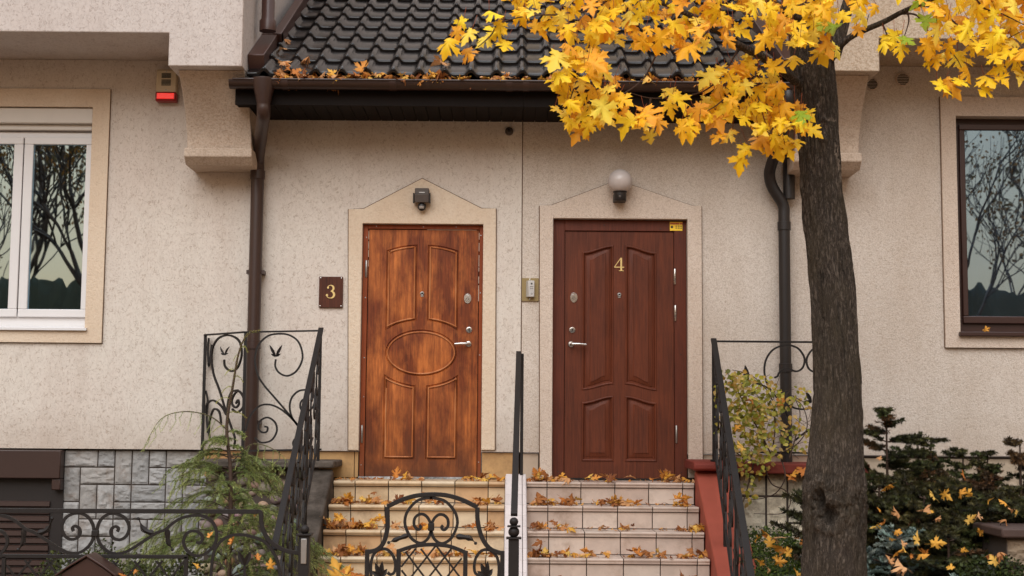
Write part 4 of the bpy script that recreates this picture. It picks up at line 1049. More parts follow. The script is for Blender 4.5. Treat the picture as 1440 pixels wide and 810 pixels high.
S1 += [(285,725.5),(298,733),(304.5,748),(302,765),(290,778),(275,781.5),(263,774),(258,762),(262,751),(271,746.5),(281,749.5),(285,757),(281.5,763.5),(276,762)]
m = Parts(); cx = 134.3
def fence_scroll(S, w=.017): trace(m, S, YG, w=w, t=.015, n=4)
fence_scroll(S1); fence_scroll([(2*cx-x, y-.6) for x, y in S1]); 
sh = -340
fence_scroll([(x+sh, y-2) for x, y in S1])
fence_scroll([(298,830),(297,806),(301,776),(312,760),(328,752.5),(347,753),(371,761),(384,776),(391,792),(395,815)], .017)
m.build('scroll', M['iron'], t)
m = MB(); p = g(134, 750); m.box(p.x-.02, p.x+.02, YG-.014, YG+.014, p.z-.018, p.z+.018); m.build('clasp', M['iron'], t, bevel=.004)
m = Parts(); L4 = lambda x, y: (x/4.8, y/4.8+700)
def acanthus(base, tip, curl, w):
    fresh(m)
    q = [on(*base, Pg, NY), on((base[0]*.45+tip[0]*.55)+curl[0], (base[1]*.45+tip[1]*.55)+curl[1], Pg, NY), on(*tip, Pg, NY)]
    q = cat(q, 7); nn = len(q)
    for i in range(nn-1):
        f = i/(nn-1); f2 = (i+1)/(nn-1); wd = w*(.25+1.1*math.sin(math.pi*min(1, f*1.15+.12)))*(1+.25*math.sin(f*14)); wd2 = w*(.25+1.1*math.sin(math.pi*min(1, f2*1.15+.12)))*(1+.25*math.sin(f2*14))
        d = (q[i+1]-q[i]).normalized(); s_ = d.cross(NY)
        for sg in (1, -1): m.prism([q[i]+NY*.010, q[i+1]+NY*.010, q[i+1]+s_*wd2*sg, q[i]+s_*wd*sg], NY*-.006)
    m.ball(q[-1]+NY*.006, .010, 8)
for fl in (0, 1):
    X = (lambda q: (2*cx-q[0], q[1])) if fl else (lambda q: q)
    acanthus(X(L4(1035,240)), X(L4(935,140)), (2 if fl else -2, 6), .013); acanthus(X(L4(1130,215)), X(L4(1165,350)), (3 if fl else -3, 2), .012)
fresh(m)
for d_ in ((-9,-14),(9,-14)): leafblade(m, (344+d_[0], 789+d_[1]), (344, 796), .018, Pg, NY, one=True)
m.bar([at(344,796,YG), at(344,830,YG)], .014, .012, NY)
m.build('leaf_ornament', M['iron'], t)
m = Parts()
zt = g(100, 783).z-.006; za = GZ+.1
def lattice(m, xa, xb, ztf, zb, Y, pit, w=.011):
    import itertools
    n = int((xb-xa+2)/pit)+12
    for k in range(-n, n):
        for s in (1, -1):
            # line x = xa + k*pit + s*(zt - z); clip
            pts = []
            steps = 60
            for i in range(steps+1):
                z = zb+(ztf(xa)+.3-zb)*i/steps; x = xa+k*pit+s*(z-zb)*.78
                if xa <= x <= xb and z <= ztf(x): pts.append(V((x, Y+(.006 if s > 0 else -.006), z)))
            if len(pts) > 3: m.bar([pts[0], pts[-1]], w, .010, NY)
lattice(m, g(6, 790).x+.01, g(262, 790).x-.01, lambda x: zt, za, YG, .128)
m.bar([V((g(6, 790).x, YG, za)), V((g(262, 790).x, YG, za))], .02, .016, NY)
m.build('lattice', M['iron'], t)
# ---- gate
t = thing('iron_gate', (g(612, 800).x, YG, GZ+.05), 'small arched black iron garden gate in front of the beige steps', 'gate')
G4 = lambda pts: [(x/4.763+440, y/4.763+640) for x, y in pts]
fx = 611.5
outer = [(516.5,830),(516.5,800),(516.5,778.5)]
curve = [(516.5,776.5),(530,773),(539.5,763),(544.5,745),(545,730),(544.5,712.5)]
arch = [(544.5,712.5),(566,702.5),(586,697),(607,695.3),(628,696.6),(650,703),(671.5,713.5)]
rc = [(671.5,713.5),(671.5,730),(675,748),(681,762),(691,773),(706.5,778.5)]
zbg = GZ+.08
m = MB()
for P_ in (curve, arch, rc): trace(m, P_, YG, w=.026, t=.022, n=6)
for x, y in ((516.5, 775.5), (706.5, 777.5)):
    p = g(x, y); m.box(p.x-.013, p.x+.013, YG-.012, YG+.012, zbg, p.z+.012)
pa, pb = g(516.5, 790), g(706.5, 790); m.box(pa.x-.013, pb.x+.013, YG-.0105, YG+.0105, zbg-.026, zbg-.001)
m.build('gate_frame', M['iron'], t, bevel=.003)
m = MB()
ia = G4([(575,642),(640,620),(700,606),(800,599),(900,608),(965,628),(1022,652)])
trace(m, ia, YG, w=.022, t=.018, n=5)
for q in (ia[0], ia[-1]):
    p = g(*q); m.box(p.x-.013, p.x+.013, YG-.0095, YG+.0095, zbg, p.z+.010)
m.build('inner_frame', M['iron'], t, bevel=.002)
m = Parts()
xa, xb = g(*ia[0]).x, g(*ia[-1]).x; xc = (xa+xb)/2; zpk = g(*ia[3]).z; zed = g(*ia[0]).z
lattice(m, xa+.01, xb-.01, lambda x: zpk-(zpk-zed)*((x-xc)/((xb-xa)/2))**2-.006, zbg, YG, .104, .011)
m.build('lattice', M['iron'], t)
m = Parts()
h = G4([(712,468),(722,480),(714,496),(695,494),(678,466),(682,425),(706,400),(738,396),(768,418),(788,460),(790,505),(770,560),(722,590),(665,562),(628,500),(616,440),(635,375),(690,312),(745,290),(800,284)])
mx = lambda P_: [(2*606.3-x, y+.5) for x, y in P_]
trace(m, h, YG, w=.017, t=.016, n=5); trace(m, mx(h), YG, w=.017, t=.016, n=5)
sl = G4([(392,830),(388,740),(405,670),(450,632),(500,634),(540,680),(553,740),(545,785),(520,800),(500,785)])
trace(m, sl, YG, w=.017, t=.014, n=5); trace(m, [(2*611.5-x, y+1) for x, y in sl], YG, w=.017, t=.014, n=5)
m.build('scroll', M['iron'], t)
m = MB(); p = g(606.3, 741); m.box(p.x-.018, p.x+.018, YG-.014, YG+.014, p.z-.022, p.z+.022); m.build('clasp', M['iron'], t, bevel=.004)
m = Parts()
acanthus(G4([(640,535)])[0], G4([(508,585)])[0], (-3, 1), .011); acanthus(G4([(960,545)])[0], G4([(1090,590)])[0], (3, -3), .013)
for cxp in (534.5, 683):
    fresh(m)
    for d_ in ((-7,-17),(3,-19),(10,-8),(-12,-5)): leafblade(m, (cxp+d_[0], 808+d_[1]), (cxp+1, 812), .016, Pg, NY, one=True)
m.build('leaf_ornament', M['iron'], t)
# ---- gate posts
def gate_post(px, py_col, w, label, two):
    p = at(px, py_col, YG); t = thing('gate_post', (p.x, YG, GZ), label, 'gate post')
    m = MB(); m.box(p.x-w/2, p.x+w/2, YG-w/2, YG+w/2, GZ-.05, p.z-.004); m.build('shaft', M['iron'], t, bevel=.004)
    m = MB(); m.box(p.x-w*.72, p.x+w*.72, YG-w*.72, YG+w*.72, p.z-.003, p.z+.007)
    if two: m.box(p.x-w*.62, p.x+w*.62, YG-w*.62, YG+w*.62, p.z+.066, p.z+.074)
    m.build('collar', M['iron'], t, bevel=.002)
    if two:
        m = MB(); m.ball((p.x, YG, p.z+.037), .033, 18); m.build('finial_ball', M['iron'], t)
        m = MB(); m.ball((p.x, YG, p.z+.096), .026, 18); m.build('finial_ball', M['iron'], t)
    else:
        m = MB(); m.ball((p.x, YG, p.z+.030), .027, 18); m.build('finial_ball', M['iron'], t)
    return t, p
tp, p = gate_post(428.5, 752, .062, 'black gate post with one ball on top, where the low fence ends', False)
m = MB(); m.box(p.x-.016, p.x+.018, YG-.038, YG-.0315, p.z-.165, p.z-.02); m.build('lock_plate', M['steel'], tp, bevel=.004)
gate_post(722.5, 757, .062, 'black gate post with two stacked balls in front of the white curb', True)
# ---- letterbox with a pitched roof, hung on the fence
p = at(127, 778, -3.12); t = thing('letterbox', (p.x, -3.1, p.z-.5), 'dark brown house shaped letterbox hung on the low fence', 'letterbox')
hw = .175; hgt = .115
m = MB(); y0, y1 = -3.20, -3.025
for sg in (1, -1):
    m.prism([(p.x, y0, p.z), (p.x+sg*hw*.55, y0, p.z-hgt*.55+.004), (p.x+sg*hw, y0, p.z-hgt), (p.x+sg*hw, y0, p.z-hgt-.012), (p.x+sg*hw*.55, y0, p.z-hgt*.55-.008), (p.x, y0, p.z-.014)], (0, y1-y0, 0))
m.build('roof', M['mbox'], t, bevel=.003)
m = MB(); m.xz([(p.x-.145, p.z-.42), (p.x+.145, p.z-.42), (p.x+.145, p.z-.112), (p.x, p.z-.018), (p.x-.145, p.z-.112)], y0+.02, y1-.01); m.build('body', M['mbox'], t, bevel=.004)
m = MB(); m.box(p.x-.10, p.x+.10, y0+.012, y0+.019, p.z-.16, p.z-.125); m.build('slot_flap', M['brown'], t, bevel=.002)
# ---- stone pillar with a brown cap, lower right
p = at(1425, 748, -2.6); t = thing('garden_pillar', (p.x+.1, -2.5, GZ), 'low stone pillar with a dark brown cap among the shrubs', 'pillar')
x0 = at(1407, 742, -2.7).x
m = MB(); m.box(x0+.05, x0+.5, -2.65, -2.2, GZ-.02, p.z-.03); m.build('shaft', M['mortar'], t)
m = MB(); rnd = random.Random(3); zz = p.z-.04
for k in range(4): split_blocks(m, [(x0+.05, zz-.17, x0+.05+.14+.1*(k % 2), zz), (x0+.19+.1*(k % 2), zz-.17, x0+.5, zz)], lambda u, v, h: (u, -2.651+h, v), .02, rnd, srgb(150,132,112), .12); zz -= .18
m.build('stone_face', M['stone'], t, angle=20, recalc=False)
m = MB(); m.prism([(x0, -2.72, p.z-.03), (x0+.55, -2.72, p.z-.03), (x0+.55, -2.72, p.z+.03), (x0, -2.72, p.z+.03)], (0, .56, 0)); m.build('cap', plain('brown pillar cap', srgb(70,52,46), .7, 0, .25, 10, .3), t, bevel=.012)
# ================================================================== maple leaves
HALF = [(0,0),(.12,-.09),(.26,-.08),(.45,-.17),(.36,-.02),(.44,.07),(.29,.14),(.25,.19),(.43,.27),(.55,.25),(.56,.35),(.74,.44),(.55,.47),(.58,.64),(.42,.57),(.31,.53),(.19,.46),(.21,.62),(.36,.76),(.20,.80),(.15,.92),(0,1.10)]
def leaf_geo(rnd, curl=1.0):
    """maple leaf in local axes: x across, y base to tip, z out of the blade"""
    a, b, tw = rnd.uniform(-1.0, .5)*curl, rnd.uniform(-.7, .2)*curl, rnd.uniform(-.5, .5)*curl
    so = rnd.uniform(0, 99)
    def z(x, y): return a*abs(x)*.8+b*(y-.2)*(y-.2)+tw*x*y+.10*curl*mnoise.noise(V((x*3+so, y*3, 0)))
    rim = [(x, y) for x, y in HALF]+[(-x, y) for x, y in HALF[-2:0:-1]]
    vs = [(0, .3)]+rim
    sx = rnd.uniform(.62, 1.1)
    mid = [(x*.55, .3+(y-.3)*.55) for x, y in rim]
    allp = [(0, .3)]+mid+rim; n = len(rim)
    fs = [(0, 1+i, 1+(i+1) % n) for i in range(n)]+[(1+i, 1+n+i, 1+n+(i+1) % n, 1+(i+1) % n) for i in range(n)]
    return [V((x*sx, y, z(x, y))) for x, y in allp], fs, n
def put_leaf(m, rnd, base, tip, nrm, size, col, curl=1.0, edge=None):
    vs, fs, n = leaf_geo(rnd, curl); t = V(tip).normalized(); nn = V(nrm); nn = (nn-t*nn.dot(t)).normalized(); x = t.cross(nn)
    e = edge or tuple(c*.93 for c in col)
    base = V(base)
    m.add([base+(x*p.x+t*p.y+nn*p.z)*size for p in vs], fs, [col]*(n+1)+[e]*n)
YEL = [srgb(255,208,32), srgb(255,216,44), srgb(255,200,26), srgb(255,222,84), srgb(255,210,34), srgb(254,190,38), srgb(255,214,40), srgb(248,178,50)]
GRN = [srgb(176,190,40), srgb(150,178,40)]
# ================================================================== the maple
TY = -3.2
tree = thing('maple_tree', (at(1174, 810, TY).x, TY, GZ), 'maple with a rough dark trunk and bright yellow autumn leaves, in front of the houses', 'tree')
axis = [(1172,960,112),(1173,880,100),(1173,810,91),(1174,760,86),(1175,715,86),(1174,680,84),(1176,640,76),(1177,600,71),(1178,540,66),(1174,470,63),(1171,420,63),(1167,370,62),(1162,320,60),(1156,270,57),(1153,220,57),(1150,180,58),(1146,140,60),(1143,100,60),(1140,60,58),(1132,10,58),(1120,-60,54),(1108,-160,48),(1098,-300,40),(1090,-460,30)]
ctr = [at(x, y, TY) for x, y, w in axis]; wid = [(at(x+w/2, y, TY).x-at(x-w/2, y, TY).x)/2 for x, y, w in axis]
cc = cat([(p.x, p.y, p.z) for p in ctr], 26); ww = [q.x for q in cat([(w, 0, 0) for w in wid], 26)]
hol = on(1165, 716, V((0, TY-.17, 0)), NY); scar1 = on(1158, 182, V((0, TY-.13, 0)), NY); scar2 = on(1180, 225, V((0, TY-.10, 0)), NY)
m = MB(); NA = 150; vs = []; cs = []
for i, (p, w) in enumerate(zip(cc, ww)):
    for j in range(NA):
        a = 2*math.pi*j/NA; d = V((math.cos(a), math.sin(a), 0)); q = V((d.x*3.2, d.y*3.2, p.z*1.1))
        rdg = mnoise.fractal(V((d.x*9, d.y*9, p.z*2.3)), .8, 2, 4); big = mnoise.noise(V((d.x*1.3, d.y*1.3, p.z*1.4)))
        fis = mnoise.noise(V((d.x*10+1.2*big, d.y*10, p.z*2.4))); fi2 = mnoise.noise(V((d.x*17, d.y*17+big, p.z*4.5+7))); r = w*(1+.05*big)+.008*rdg-.006*max(0, 1-7*abs(fis))-.004*max(0, 1-6*abs(fi2))
        f = max(0, 1-abs(p.z-hol.z)/.34); r += .013*f*mnoise.fractal(V((d.x*7, d.y*7, p.z*13)), .6, 2, 5)*1.6; r += .006*mnoise.noise(V((d.x*3, d.y*3, p.z*5+9)))
        v = p+d*r; k = 1.0-.24*max(0, 1-8*abs(fis))-.16*max(0, 1-7*abs(fi2))+.22*mnoise.noise(V((d.x*2.4, d.y*2.4+5, p.z*1.8)))
        if d.y < .2:
            dx, dz = v.x-hol.x, v.z-hol.z; wob = .15*mnoise.noise(V((v.x*25, 1, v.z*25))); e = min(math.sqrt(((dx-.008)/.050)**2+((dz+.035)/.062)**2), math.sqrt(((dx+.038)/.026)**2+((dz-.045)/.075)**2))+wob
            if e < 1: v -= d*(.05*(1-e*e)); k = .38+.5*e*e
            elif e < 2.0: v += d*(.012*math.sin((e-1)*math.pi))
            dx, dz = v.x-scar1.x, v.z-scar1.z; e = math.sqrt((dx/.022)**2+(dz/.045)**2)
            if e < 1: v -= d*.014*(1-e*e); k = 1.25
            elif e < 1.8: v += d*.012*math.sin((e-1)/.8*math.pi); k = .9
            dx, dz = v.x-scar2.x-.018*math.sin(dz*18), v.z-scar2.z; e = math.sqrt((dx/.016)**2+(dz/.12)**2)
            if e < 1: k = 2.6 if mnoise.noise(V((v.x*60, v.z*40, 3))) > -.15 else .5
            if p.z > 2.2 and d.y < -.3 and mnoise.noise(V((v.x*30, 7, v.z*22))) > .42 and abs(d.x-.2) < .5: k = 2.1
        vs.append(v); cs.append((k, k*.98, k*.95))
n = len(cc)
m.add(vs, [(i*NA+j, i*NA+(j+1) % NA, (i+1)*NA+(j+1) % NA, (i+1)*NA+j) for i in range(n-1) for j in range(NA)], cs)
m.build('trunk', M['bark'], tree, angle=180)
def px3(L): return cat([at(x, y, Y) for x, y, Y in L], 6)
def rad(r0, r1, n): return [r0+(r1-r0)*i/(n-1) for i in range(n)]
limbs = [
 ([(1172,78,-3.2),(1181,50,-3.2),(1187,25,-3.22),(1196,-5,-3.25),(1214,-60,-3.3),(1250,-160,-3.4)], .046, .026),
 ([(1168,84,-3.25),(1184,62,-3.35),(1205,47,-3.4),(1240,32,-3.5),(1275,14,-3.6),(1330,-8,-3.7),(1420,-30,-3.8)], .022, .010),
 ([(1128,122,-3.25),(1098,98,-3.4),(1068,78,-3.5),(1040,64,-3.6),(1000,38,-3.7),(950,12,-3.8),(880,-14,-3.9),(800,-22,-4.0)], .030, .008),
 ([(1130,30,-3.3),(1080,0,-3.5),(1010,-40,-3.7),(920,-80,-3.9),(800,-110,-4.1)], .03, .01),
 ([(1045,66,-3.6),(1030,56,-3.62),(1010,44,-3.65)], .012, .006)]
for L, a, b in limbs:
    q = px3(L); m = MB(); m.tube(q, rad(a, b, len(q)), 12); 
    for i in range(len(m.v)): m.v[i] += V((0, 0, 0))+.004*V((mnoise.noise(m.v[i]*9), mnoise.noise(m.v[i]*9+V((5,0,0))), 0))
    m.build('limb', M['bark'], tree, angle=180)
rnd = random.Random(21)
TW = [[(1290,6,-3.6),(1320,14,-3.6),(1350,38,-3.6),(1372,52,-3.6),(1405,58,-3.6),(1440,42,-3.6)], [(1262,20,-3.55),(1290,22,-3.55),(1310,52,-3.55),(1330,66,-3.55),(1345,82,-3.55),(1352,95,-3.55)], [(1370,-5,-3.7),(1385,12,-3.7),(1410,20,-3.7),(1450,40,-3.7)],
 [(870,-14,-3.9),(840,10,-3.95),(800,20,-4),(745,22,-4),(700,32,-4),(672,40,-4)], [(840,10,-3.95),(830,60,-3.95),(812,110,-3.95),(800,150,-3.95),(805,180,-3.95)], [(950,12,-3.8),(930,60,-3.8),(905,110,-3.8),(870,135,-3.8),(840,142,-3.8),(810,146,-3.8)],
 [(1040,64,-3.6),(1020,100,-3.6),(990,128,-3.6),(950,136,-3.6),(915,138,-3.6),(885,130,-3.6)], [(1068,78,-3.5),(1062,110,-3.55),(1070,150,-3.6),(1080,185,-3.6),(1085,200,-3.6)], [(1062,110,-3.55),(1030,130,-3.6),(1005,150,-3.6),(985,160,-3.6)], [(1062,110,-3.55),(1100,140,-3.6),(1120,165,-3.6)],
 [(915,138,-3.6),(912,160,-3.6),(905,176,-3.6)], [(1000,38,-3.7),(980,60,-3.75),(960,70,-3.75),(930,70,-3.75)], [(1240,32,-3.5),(1248,50,-3.5),(1250,60,-3.5)], [(1205,47,-3.4),(1215,40,-3.4),(1222,20,-3.4)], [(1275,14,-3.6),(1278,30,-3.6),(1270,56,-3.6)], [(672,40,-4),(655,45,-4),(640,58,-4)], [(700,32,-4),(690,50,-4),(672,66,-4)]]
for L in TW:
    q = px3(L); twigs = MB(); twigs.tube(q, rad(.0065, .0022, len(q)), 6); twigs.build('twig', M['twig'], tree, angle=180)
crown = MB(); PET = srgb(150,70,36)
def inpoly(x, y, P):
    c = False; n = len(P)
    for i in range(n):
        (ax, ay), (bx, by) = P[i], P[(i+1) % n]
        if (ay > y) != (by > y) and x < (bx-ax)*(y-ay)/(by-ay)+ax: c = not c
    return c
def hang(x, y, Y, col=None, size=None, top=True):
    b = at(x, y, Y); s = (size*.85 if size else rnd.choice((rnd.uniform(.06, .1), rnd.uniform(.085, .135), rnd.uniform(.085, .135))))
    tip = V((rnd.uniform(-.75, .75), rnd.uniform(-.7, .25), -1+rnd.uniform(0, .7)))
    nr = V((rnd.uniform(-.7, .7), -1, rnd.uniform(-.05, 1.3)))
    c = col or rnd.choice(YEL); k = rnd.uniform(.94, 1.1); c = tuple(min(1, v*k) for v in c)
    e = tuple(v*f for v, f in zip(c, (1, rnd.uniform(.82, 1.0), .85)))
    put_leaf(crown, rnd, b, tip, nr, s, c, 1.0, e)
    up = V((rnd.uniform(-.04, .04), rnd.uniform(.0, .05), rnd.uniform(.05, .11)))
    crown.tube([b, b+up*.5+V((0, .006, 0)), b+up], .0015, 4, False, PET)
def region(P, n, Y0_, Y1_, mind=11):
    xs = [p[0] for p in P]; ys = [p[1] for p in P]; got = []; tries = 0
    while len(got) < n and tries < 20000:
        tries += 1; x, y = rnd.uniform(min(xs), max(xs)), rnd.uniform(min(ys), max(ys))
        if inpoly(x, y, P) and all((x-a)**2+(y-b)**2 > mind*mind for a, b in got):
            got.append((x, y)); hang(x, y-16, rnd.uniform(Y0_, Y1_))
region([(700,-60),(1185,-60),(1180,40),(1150,62),(1105,78),(1065,46),(1000,72),(965,80),(930,84),(900,70),(872,46),(850,84),(838,110),(800,108),(782,92),(792,60),(745,36),(715,14)], 232, -4.2, -3.6, 11)
for x, y in [(652,40),(634,66),(655,82),(664,55),(688,28),(700,44),(712,72),(706,52),(738,24),(748,46),(726,30),(690,62),(642,52)]: hang(x, y-14, -4.0+rnd.uniform(-.1,.1), None, rnd.uniform(.09, .14))
region([(772,92),(846,88),(842,122),(806,132),(780,128)], 15, -4.1, -3.9, 13)
region([(795,142),(842,132),(872,150),(850,178),(828,192),(796,182)], 18, -4.1, -3.8, 12)
for x, y in [(780,168),(792,176),(806,186),(820,196),(836,176),(850,150),(866,148),(878,168),(892,182),(900,178),(910,190),(925,180),(914,204),(906,170),(938,160),(946,150),(958,188),(968,186),(984,192),(1000,178),(942,142),(865,125)]: hang(x, y-18, -3.8+rnd.uniform(-.12,.12))
region([(1003,112),(1050,92),(1092,112),(1112,150),(1140,178),(1138,194),(1108,206),(1072,205),(1046,190),(1030,175),(1000,180),(968,172),(990,150),(1008,140)], 62, -3.75, -3.4, 11)
for x, y in [(1052,222),(1046,232),(1068,218),(1090,214),(1104,222),(1118,214),(1136,196),(1030,200),(1015,205)]: hang(x, y-18, -3.6)
for x, y, c in [(1126,168,1),(1172,46,1),(1166,42,0),(1268,64,1),(1298,10,1),(1300,35,1)]: hang(x, y-12, -3.72, GRN[c], .12)
for x, y in [(1112,28),(1128,60),(1150,82),(1162,66),(1140,36),(1152,26),(1170,74),(1135,22),(1208,26),(1204,50),(1244,68),(1258,58),(1268,74),(1215,10),(1232,20),(1116,92),(1110,72),(1095,60)]: hang(x, y-14, -3.6+rnd.uniform(-.1,.05))
region([(1296,-60),(1520,-60),(1520,60),(1440,84),(1400,98),(1372,76),(1345,92),(1312,94),(1300,62),(1322,40),(1292,14)], 150, -3.95, -3.4, 13)
region([(1225,-60),(1300,-60),(1290,4),(1250,8)], 14, -3.8, -3.5, 14)
for x, y in [(1330,128),(1318,132),(1350,130),(1388,140),(1384,124),(1412,112),(1430,112),(1360,112),(1400,126),(1440,120),(1305,100)]: hang(x, y-18, -3.7)
region([(640,-420),(1560,-420),(1540,-70),(720,-70)], 90, -4.4, -2.2, 12)
crown.build('crown', M['leaf'], tree, angle=180, recalc=False)

# ================================================================== conifers
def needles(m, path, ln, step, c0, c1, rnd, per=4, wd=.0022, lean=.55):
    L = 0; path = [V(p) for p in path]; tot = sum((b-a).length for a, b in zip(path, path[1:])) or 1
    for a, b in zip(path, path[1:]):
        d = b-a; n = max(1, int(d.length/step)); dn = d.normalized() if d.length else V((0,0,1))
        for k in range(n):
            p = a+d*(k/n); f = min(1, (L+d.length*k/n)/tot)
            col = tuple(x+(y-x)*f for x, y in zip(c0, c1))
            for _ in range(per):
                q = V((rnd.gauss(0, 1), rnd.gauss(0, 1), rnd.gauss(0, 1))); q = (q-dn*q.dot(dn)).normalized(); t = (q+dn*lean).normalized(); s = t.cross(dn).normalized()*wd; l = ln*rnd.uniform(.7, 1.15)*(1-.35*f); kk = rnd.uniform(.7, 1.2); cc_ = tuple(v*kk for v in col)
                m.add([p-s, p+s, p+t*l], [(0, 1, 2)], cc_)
        L += d.length
yc = -1.65
P = lambda x, y, dy=0: at(x, y, yc+dy)
def young_cedar():
    rnd = random.Random(4); c_in, c_tip = srgb(122,142,84), srgb(214,222,140)
    st = cat([P(318, 960), P(320, 840), P(324, 740), P(324, 660), P(319, 600), P(328, 540), P(336, 496), P(348, 470), P(366, 465)], 8)
    t = thing('cedar_tree', (st[0].x, st[0].y, GZ), 'young cedar with soft drooping yellow green tips, between the low fence and the pebble wall', 'conifer')
    wd_ = MB(); fo = MB(); N_ = len(st); wd_.tube(st, [.020*(1-i/N_)**1.3+.003 for i in range(N_)], 7)
    def twig_(p, d, L, lev):
        pts = []; n = 8; dr = rnd.uniform(.5, .95)
        for i in range(n+1):
            f = i/n; pts.append(p+d*(L*f)+V((rnd.gauss(0, .004), rnd.gauss(0, .004), .22*L*f-dr*L*f*f*(1 if lev else .9))))
        wd_.tube(pts, rad(.0045 if lev == 0 else .002, .0008, n+1), 4)
        k = rnd.uniform(.35, 1.0); tip = tuple(a+(b-a)*k for a, b in zip(c_in, c_tip))
        needles(fo, pts[1 if lev else 2:], .024, .006, c_in, tip, rnd, 4, .0017, .6)
        if lev < 1:
            for i in range(1, n+1):
                for sg in (1, -1):
                    if rnd.random() < .1: continue
                    fw_ = (pts[i]-pts[i-1]).normalized(); lat = fw_.cross(V((0, 0, 1))).normalized()*sg
                    twig_(pts[i], (fw_*.8+lat*rnd.uniform(.35, .9)+V((0, 0, rnd.uniform(-.3, .1)))).normalized(), L*rnd.uniform(.28, .52)*(1.15-.6*i/n), lev+1)
    zt, zb = st[-1].z, GZ
    for b in range(78):
        f = ((b+rnd.random())/78)
        z = P(324, 610).z*(1-f)+(GZ+.05)*f
        k = min(range(N_), key=lambda i: abs(st[i].z-z)); a = rnd.uniform(0, 2*math.pi); L = (.14+.62*min(1, f*1.9))*rnd.uniform(.6, 1.25)
        twig_(st[k], V((math.cos(a), math.sin(a)*.7, rnd.uniform(.05, .55))).normalized(), L, 0)
    for q, dx, L in [(P(320,600),-1,.10),(P(327,545),-.9,.08),(P(331,520),-1,.07),(P(336,500),-.7,.05),(P(330,530),.9,.07),(P(323,580),1,.12),(P(340,488),.9,.05),(P(322,560),-1,.09)]:
        pts = [q+V((dx*L*f, -.01*f, .05*f-.09*f*f)) for f in (0,.25,.5,.75,1)]; wd_.tube(pts, .0012, 4); needles(fo, pts, .016, .006, c_tip, srgb(206,206,110), rnd, 5, .003, .6)
    needles(fo, st[N_*2//5:], .026, .006, c_in, srgb(206,206,110), rnd, 5, .003, .8)
    for path in [[P(322,608), P(300,588), P(270,579), P(240,582), P(222,594), P(206,622)], [P(326,640), P(290,640), P(255,668), P(236,706)], [P(326,650), P(355,625), P(385,632), P(405,650)]]:
        q = cat(path, 8); wd_.tube(q, rad(.005, .001, len(q)), 5); needles(fo, q, .017, .0045, c_in, c_tip, rnd, 4, .0016, .7)
        for i in range(4, len(q), 3):
            l2 = rnd.uniform(.06, .15); pp = [q[i], q[i]+V((rnd.uniform(-.03, .02), 0, -l2*.45)), q[i]+V((rnd.uniform(-.07, .0), 0, -l2))]; needles(fo, pp, .016, .0045, c_in, c_tip, rnd, 4, .0016, .7)
    wd_.build('trunk', M['twig'], t, angle=180); fo.build('foliage', M['needle'], t, angle=180, recalc=False)
young_cedar()
# ---- evergreen shrubs: four grown shapes, planted several times at other sizes and turns
def shrub_proto(seed, leaders, nb, c0, c1, w0, w1, ln=.032, up=.32, lean=.6):
    rnd = random.Random(seed); wd_ = MB(); fo = MB()
    for dx, dy, h, share in leaders:
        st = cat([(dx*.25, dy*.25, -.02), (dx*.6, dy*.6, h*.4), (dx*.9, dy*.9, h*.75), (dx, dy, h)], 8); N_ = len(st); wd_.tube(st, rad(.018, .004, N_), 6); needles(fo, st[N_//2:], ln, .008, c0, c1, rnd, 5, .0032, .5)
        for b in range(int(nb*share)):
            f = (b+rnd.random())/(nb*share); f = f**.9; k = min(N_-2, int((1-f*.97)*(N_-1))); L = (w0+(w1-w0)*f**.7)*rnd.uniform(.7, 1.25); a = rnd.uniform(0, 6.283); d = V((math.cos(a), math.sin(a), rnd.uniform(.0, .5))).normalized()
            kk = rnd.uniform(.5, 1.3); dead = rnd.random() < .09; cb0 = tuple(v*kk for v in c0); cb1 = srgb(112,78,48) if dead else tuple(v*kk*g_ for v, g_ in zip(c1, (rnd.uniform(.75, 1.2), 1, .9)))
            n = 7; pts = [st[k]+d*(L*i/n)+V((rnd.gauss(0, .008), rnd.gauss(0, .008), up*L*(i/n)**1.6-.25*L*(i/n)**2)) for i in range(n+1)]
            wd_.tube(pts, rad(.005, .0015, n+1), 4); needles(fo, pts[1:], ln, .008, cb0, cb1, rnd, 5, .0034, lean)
            for i in range(1, n+1):
                for sg in (1, -1):
                    fw_ = (pts[i]-pts[i-1]).normalized(); lat = fw_.cross(V((0, 0, 1))).normalized()*sg; l2 = max(.045, L*rnd.uniform(.25, .5)*(1.1-.6*i/n)); dd = (fw_*.8+lat*rnd.uniform(.5, 1)+V((0, 0, rnd.uniform(-.2, .45)))).normalized()
                    needles(fo, [pts[i], pts[i]+dd*l2*.5, pts[i]+dd*l2+V((0, 0, -.15*l2))], ln, .008, cb0, cb1, rnd, 6, .0042, lean)
    a = wd_.build('trunk', M['twig'], angle=180); b = fo.build('foliage', M['needle'], angle=180, recalc=False); r = (a.data, b.data)
    bpy.data.objects.remove(a); bpy.data.objects.remove(b); return r
yin, ytip = srgb(42,42,25), srgb(88,90,52)
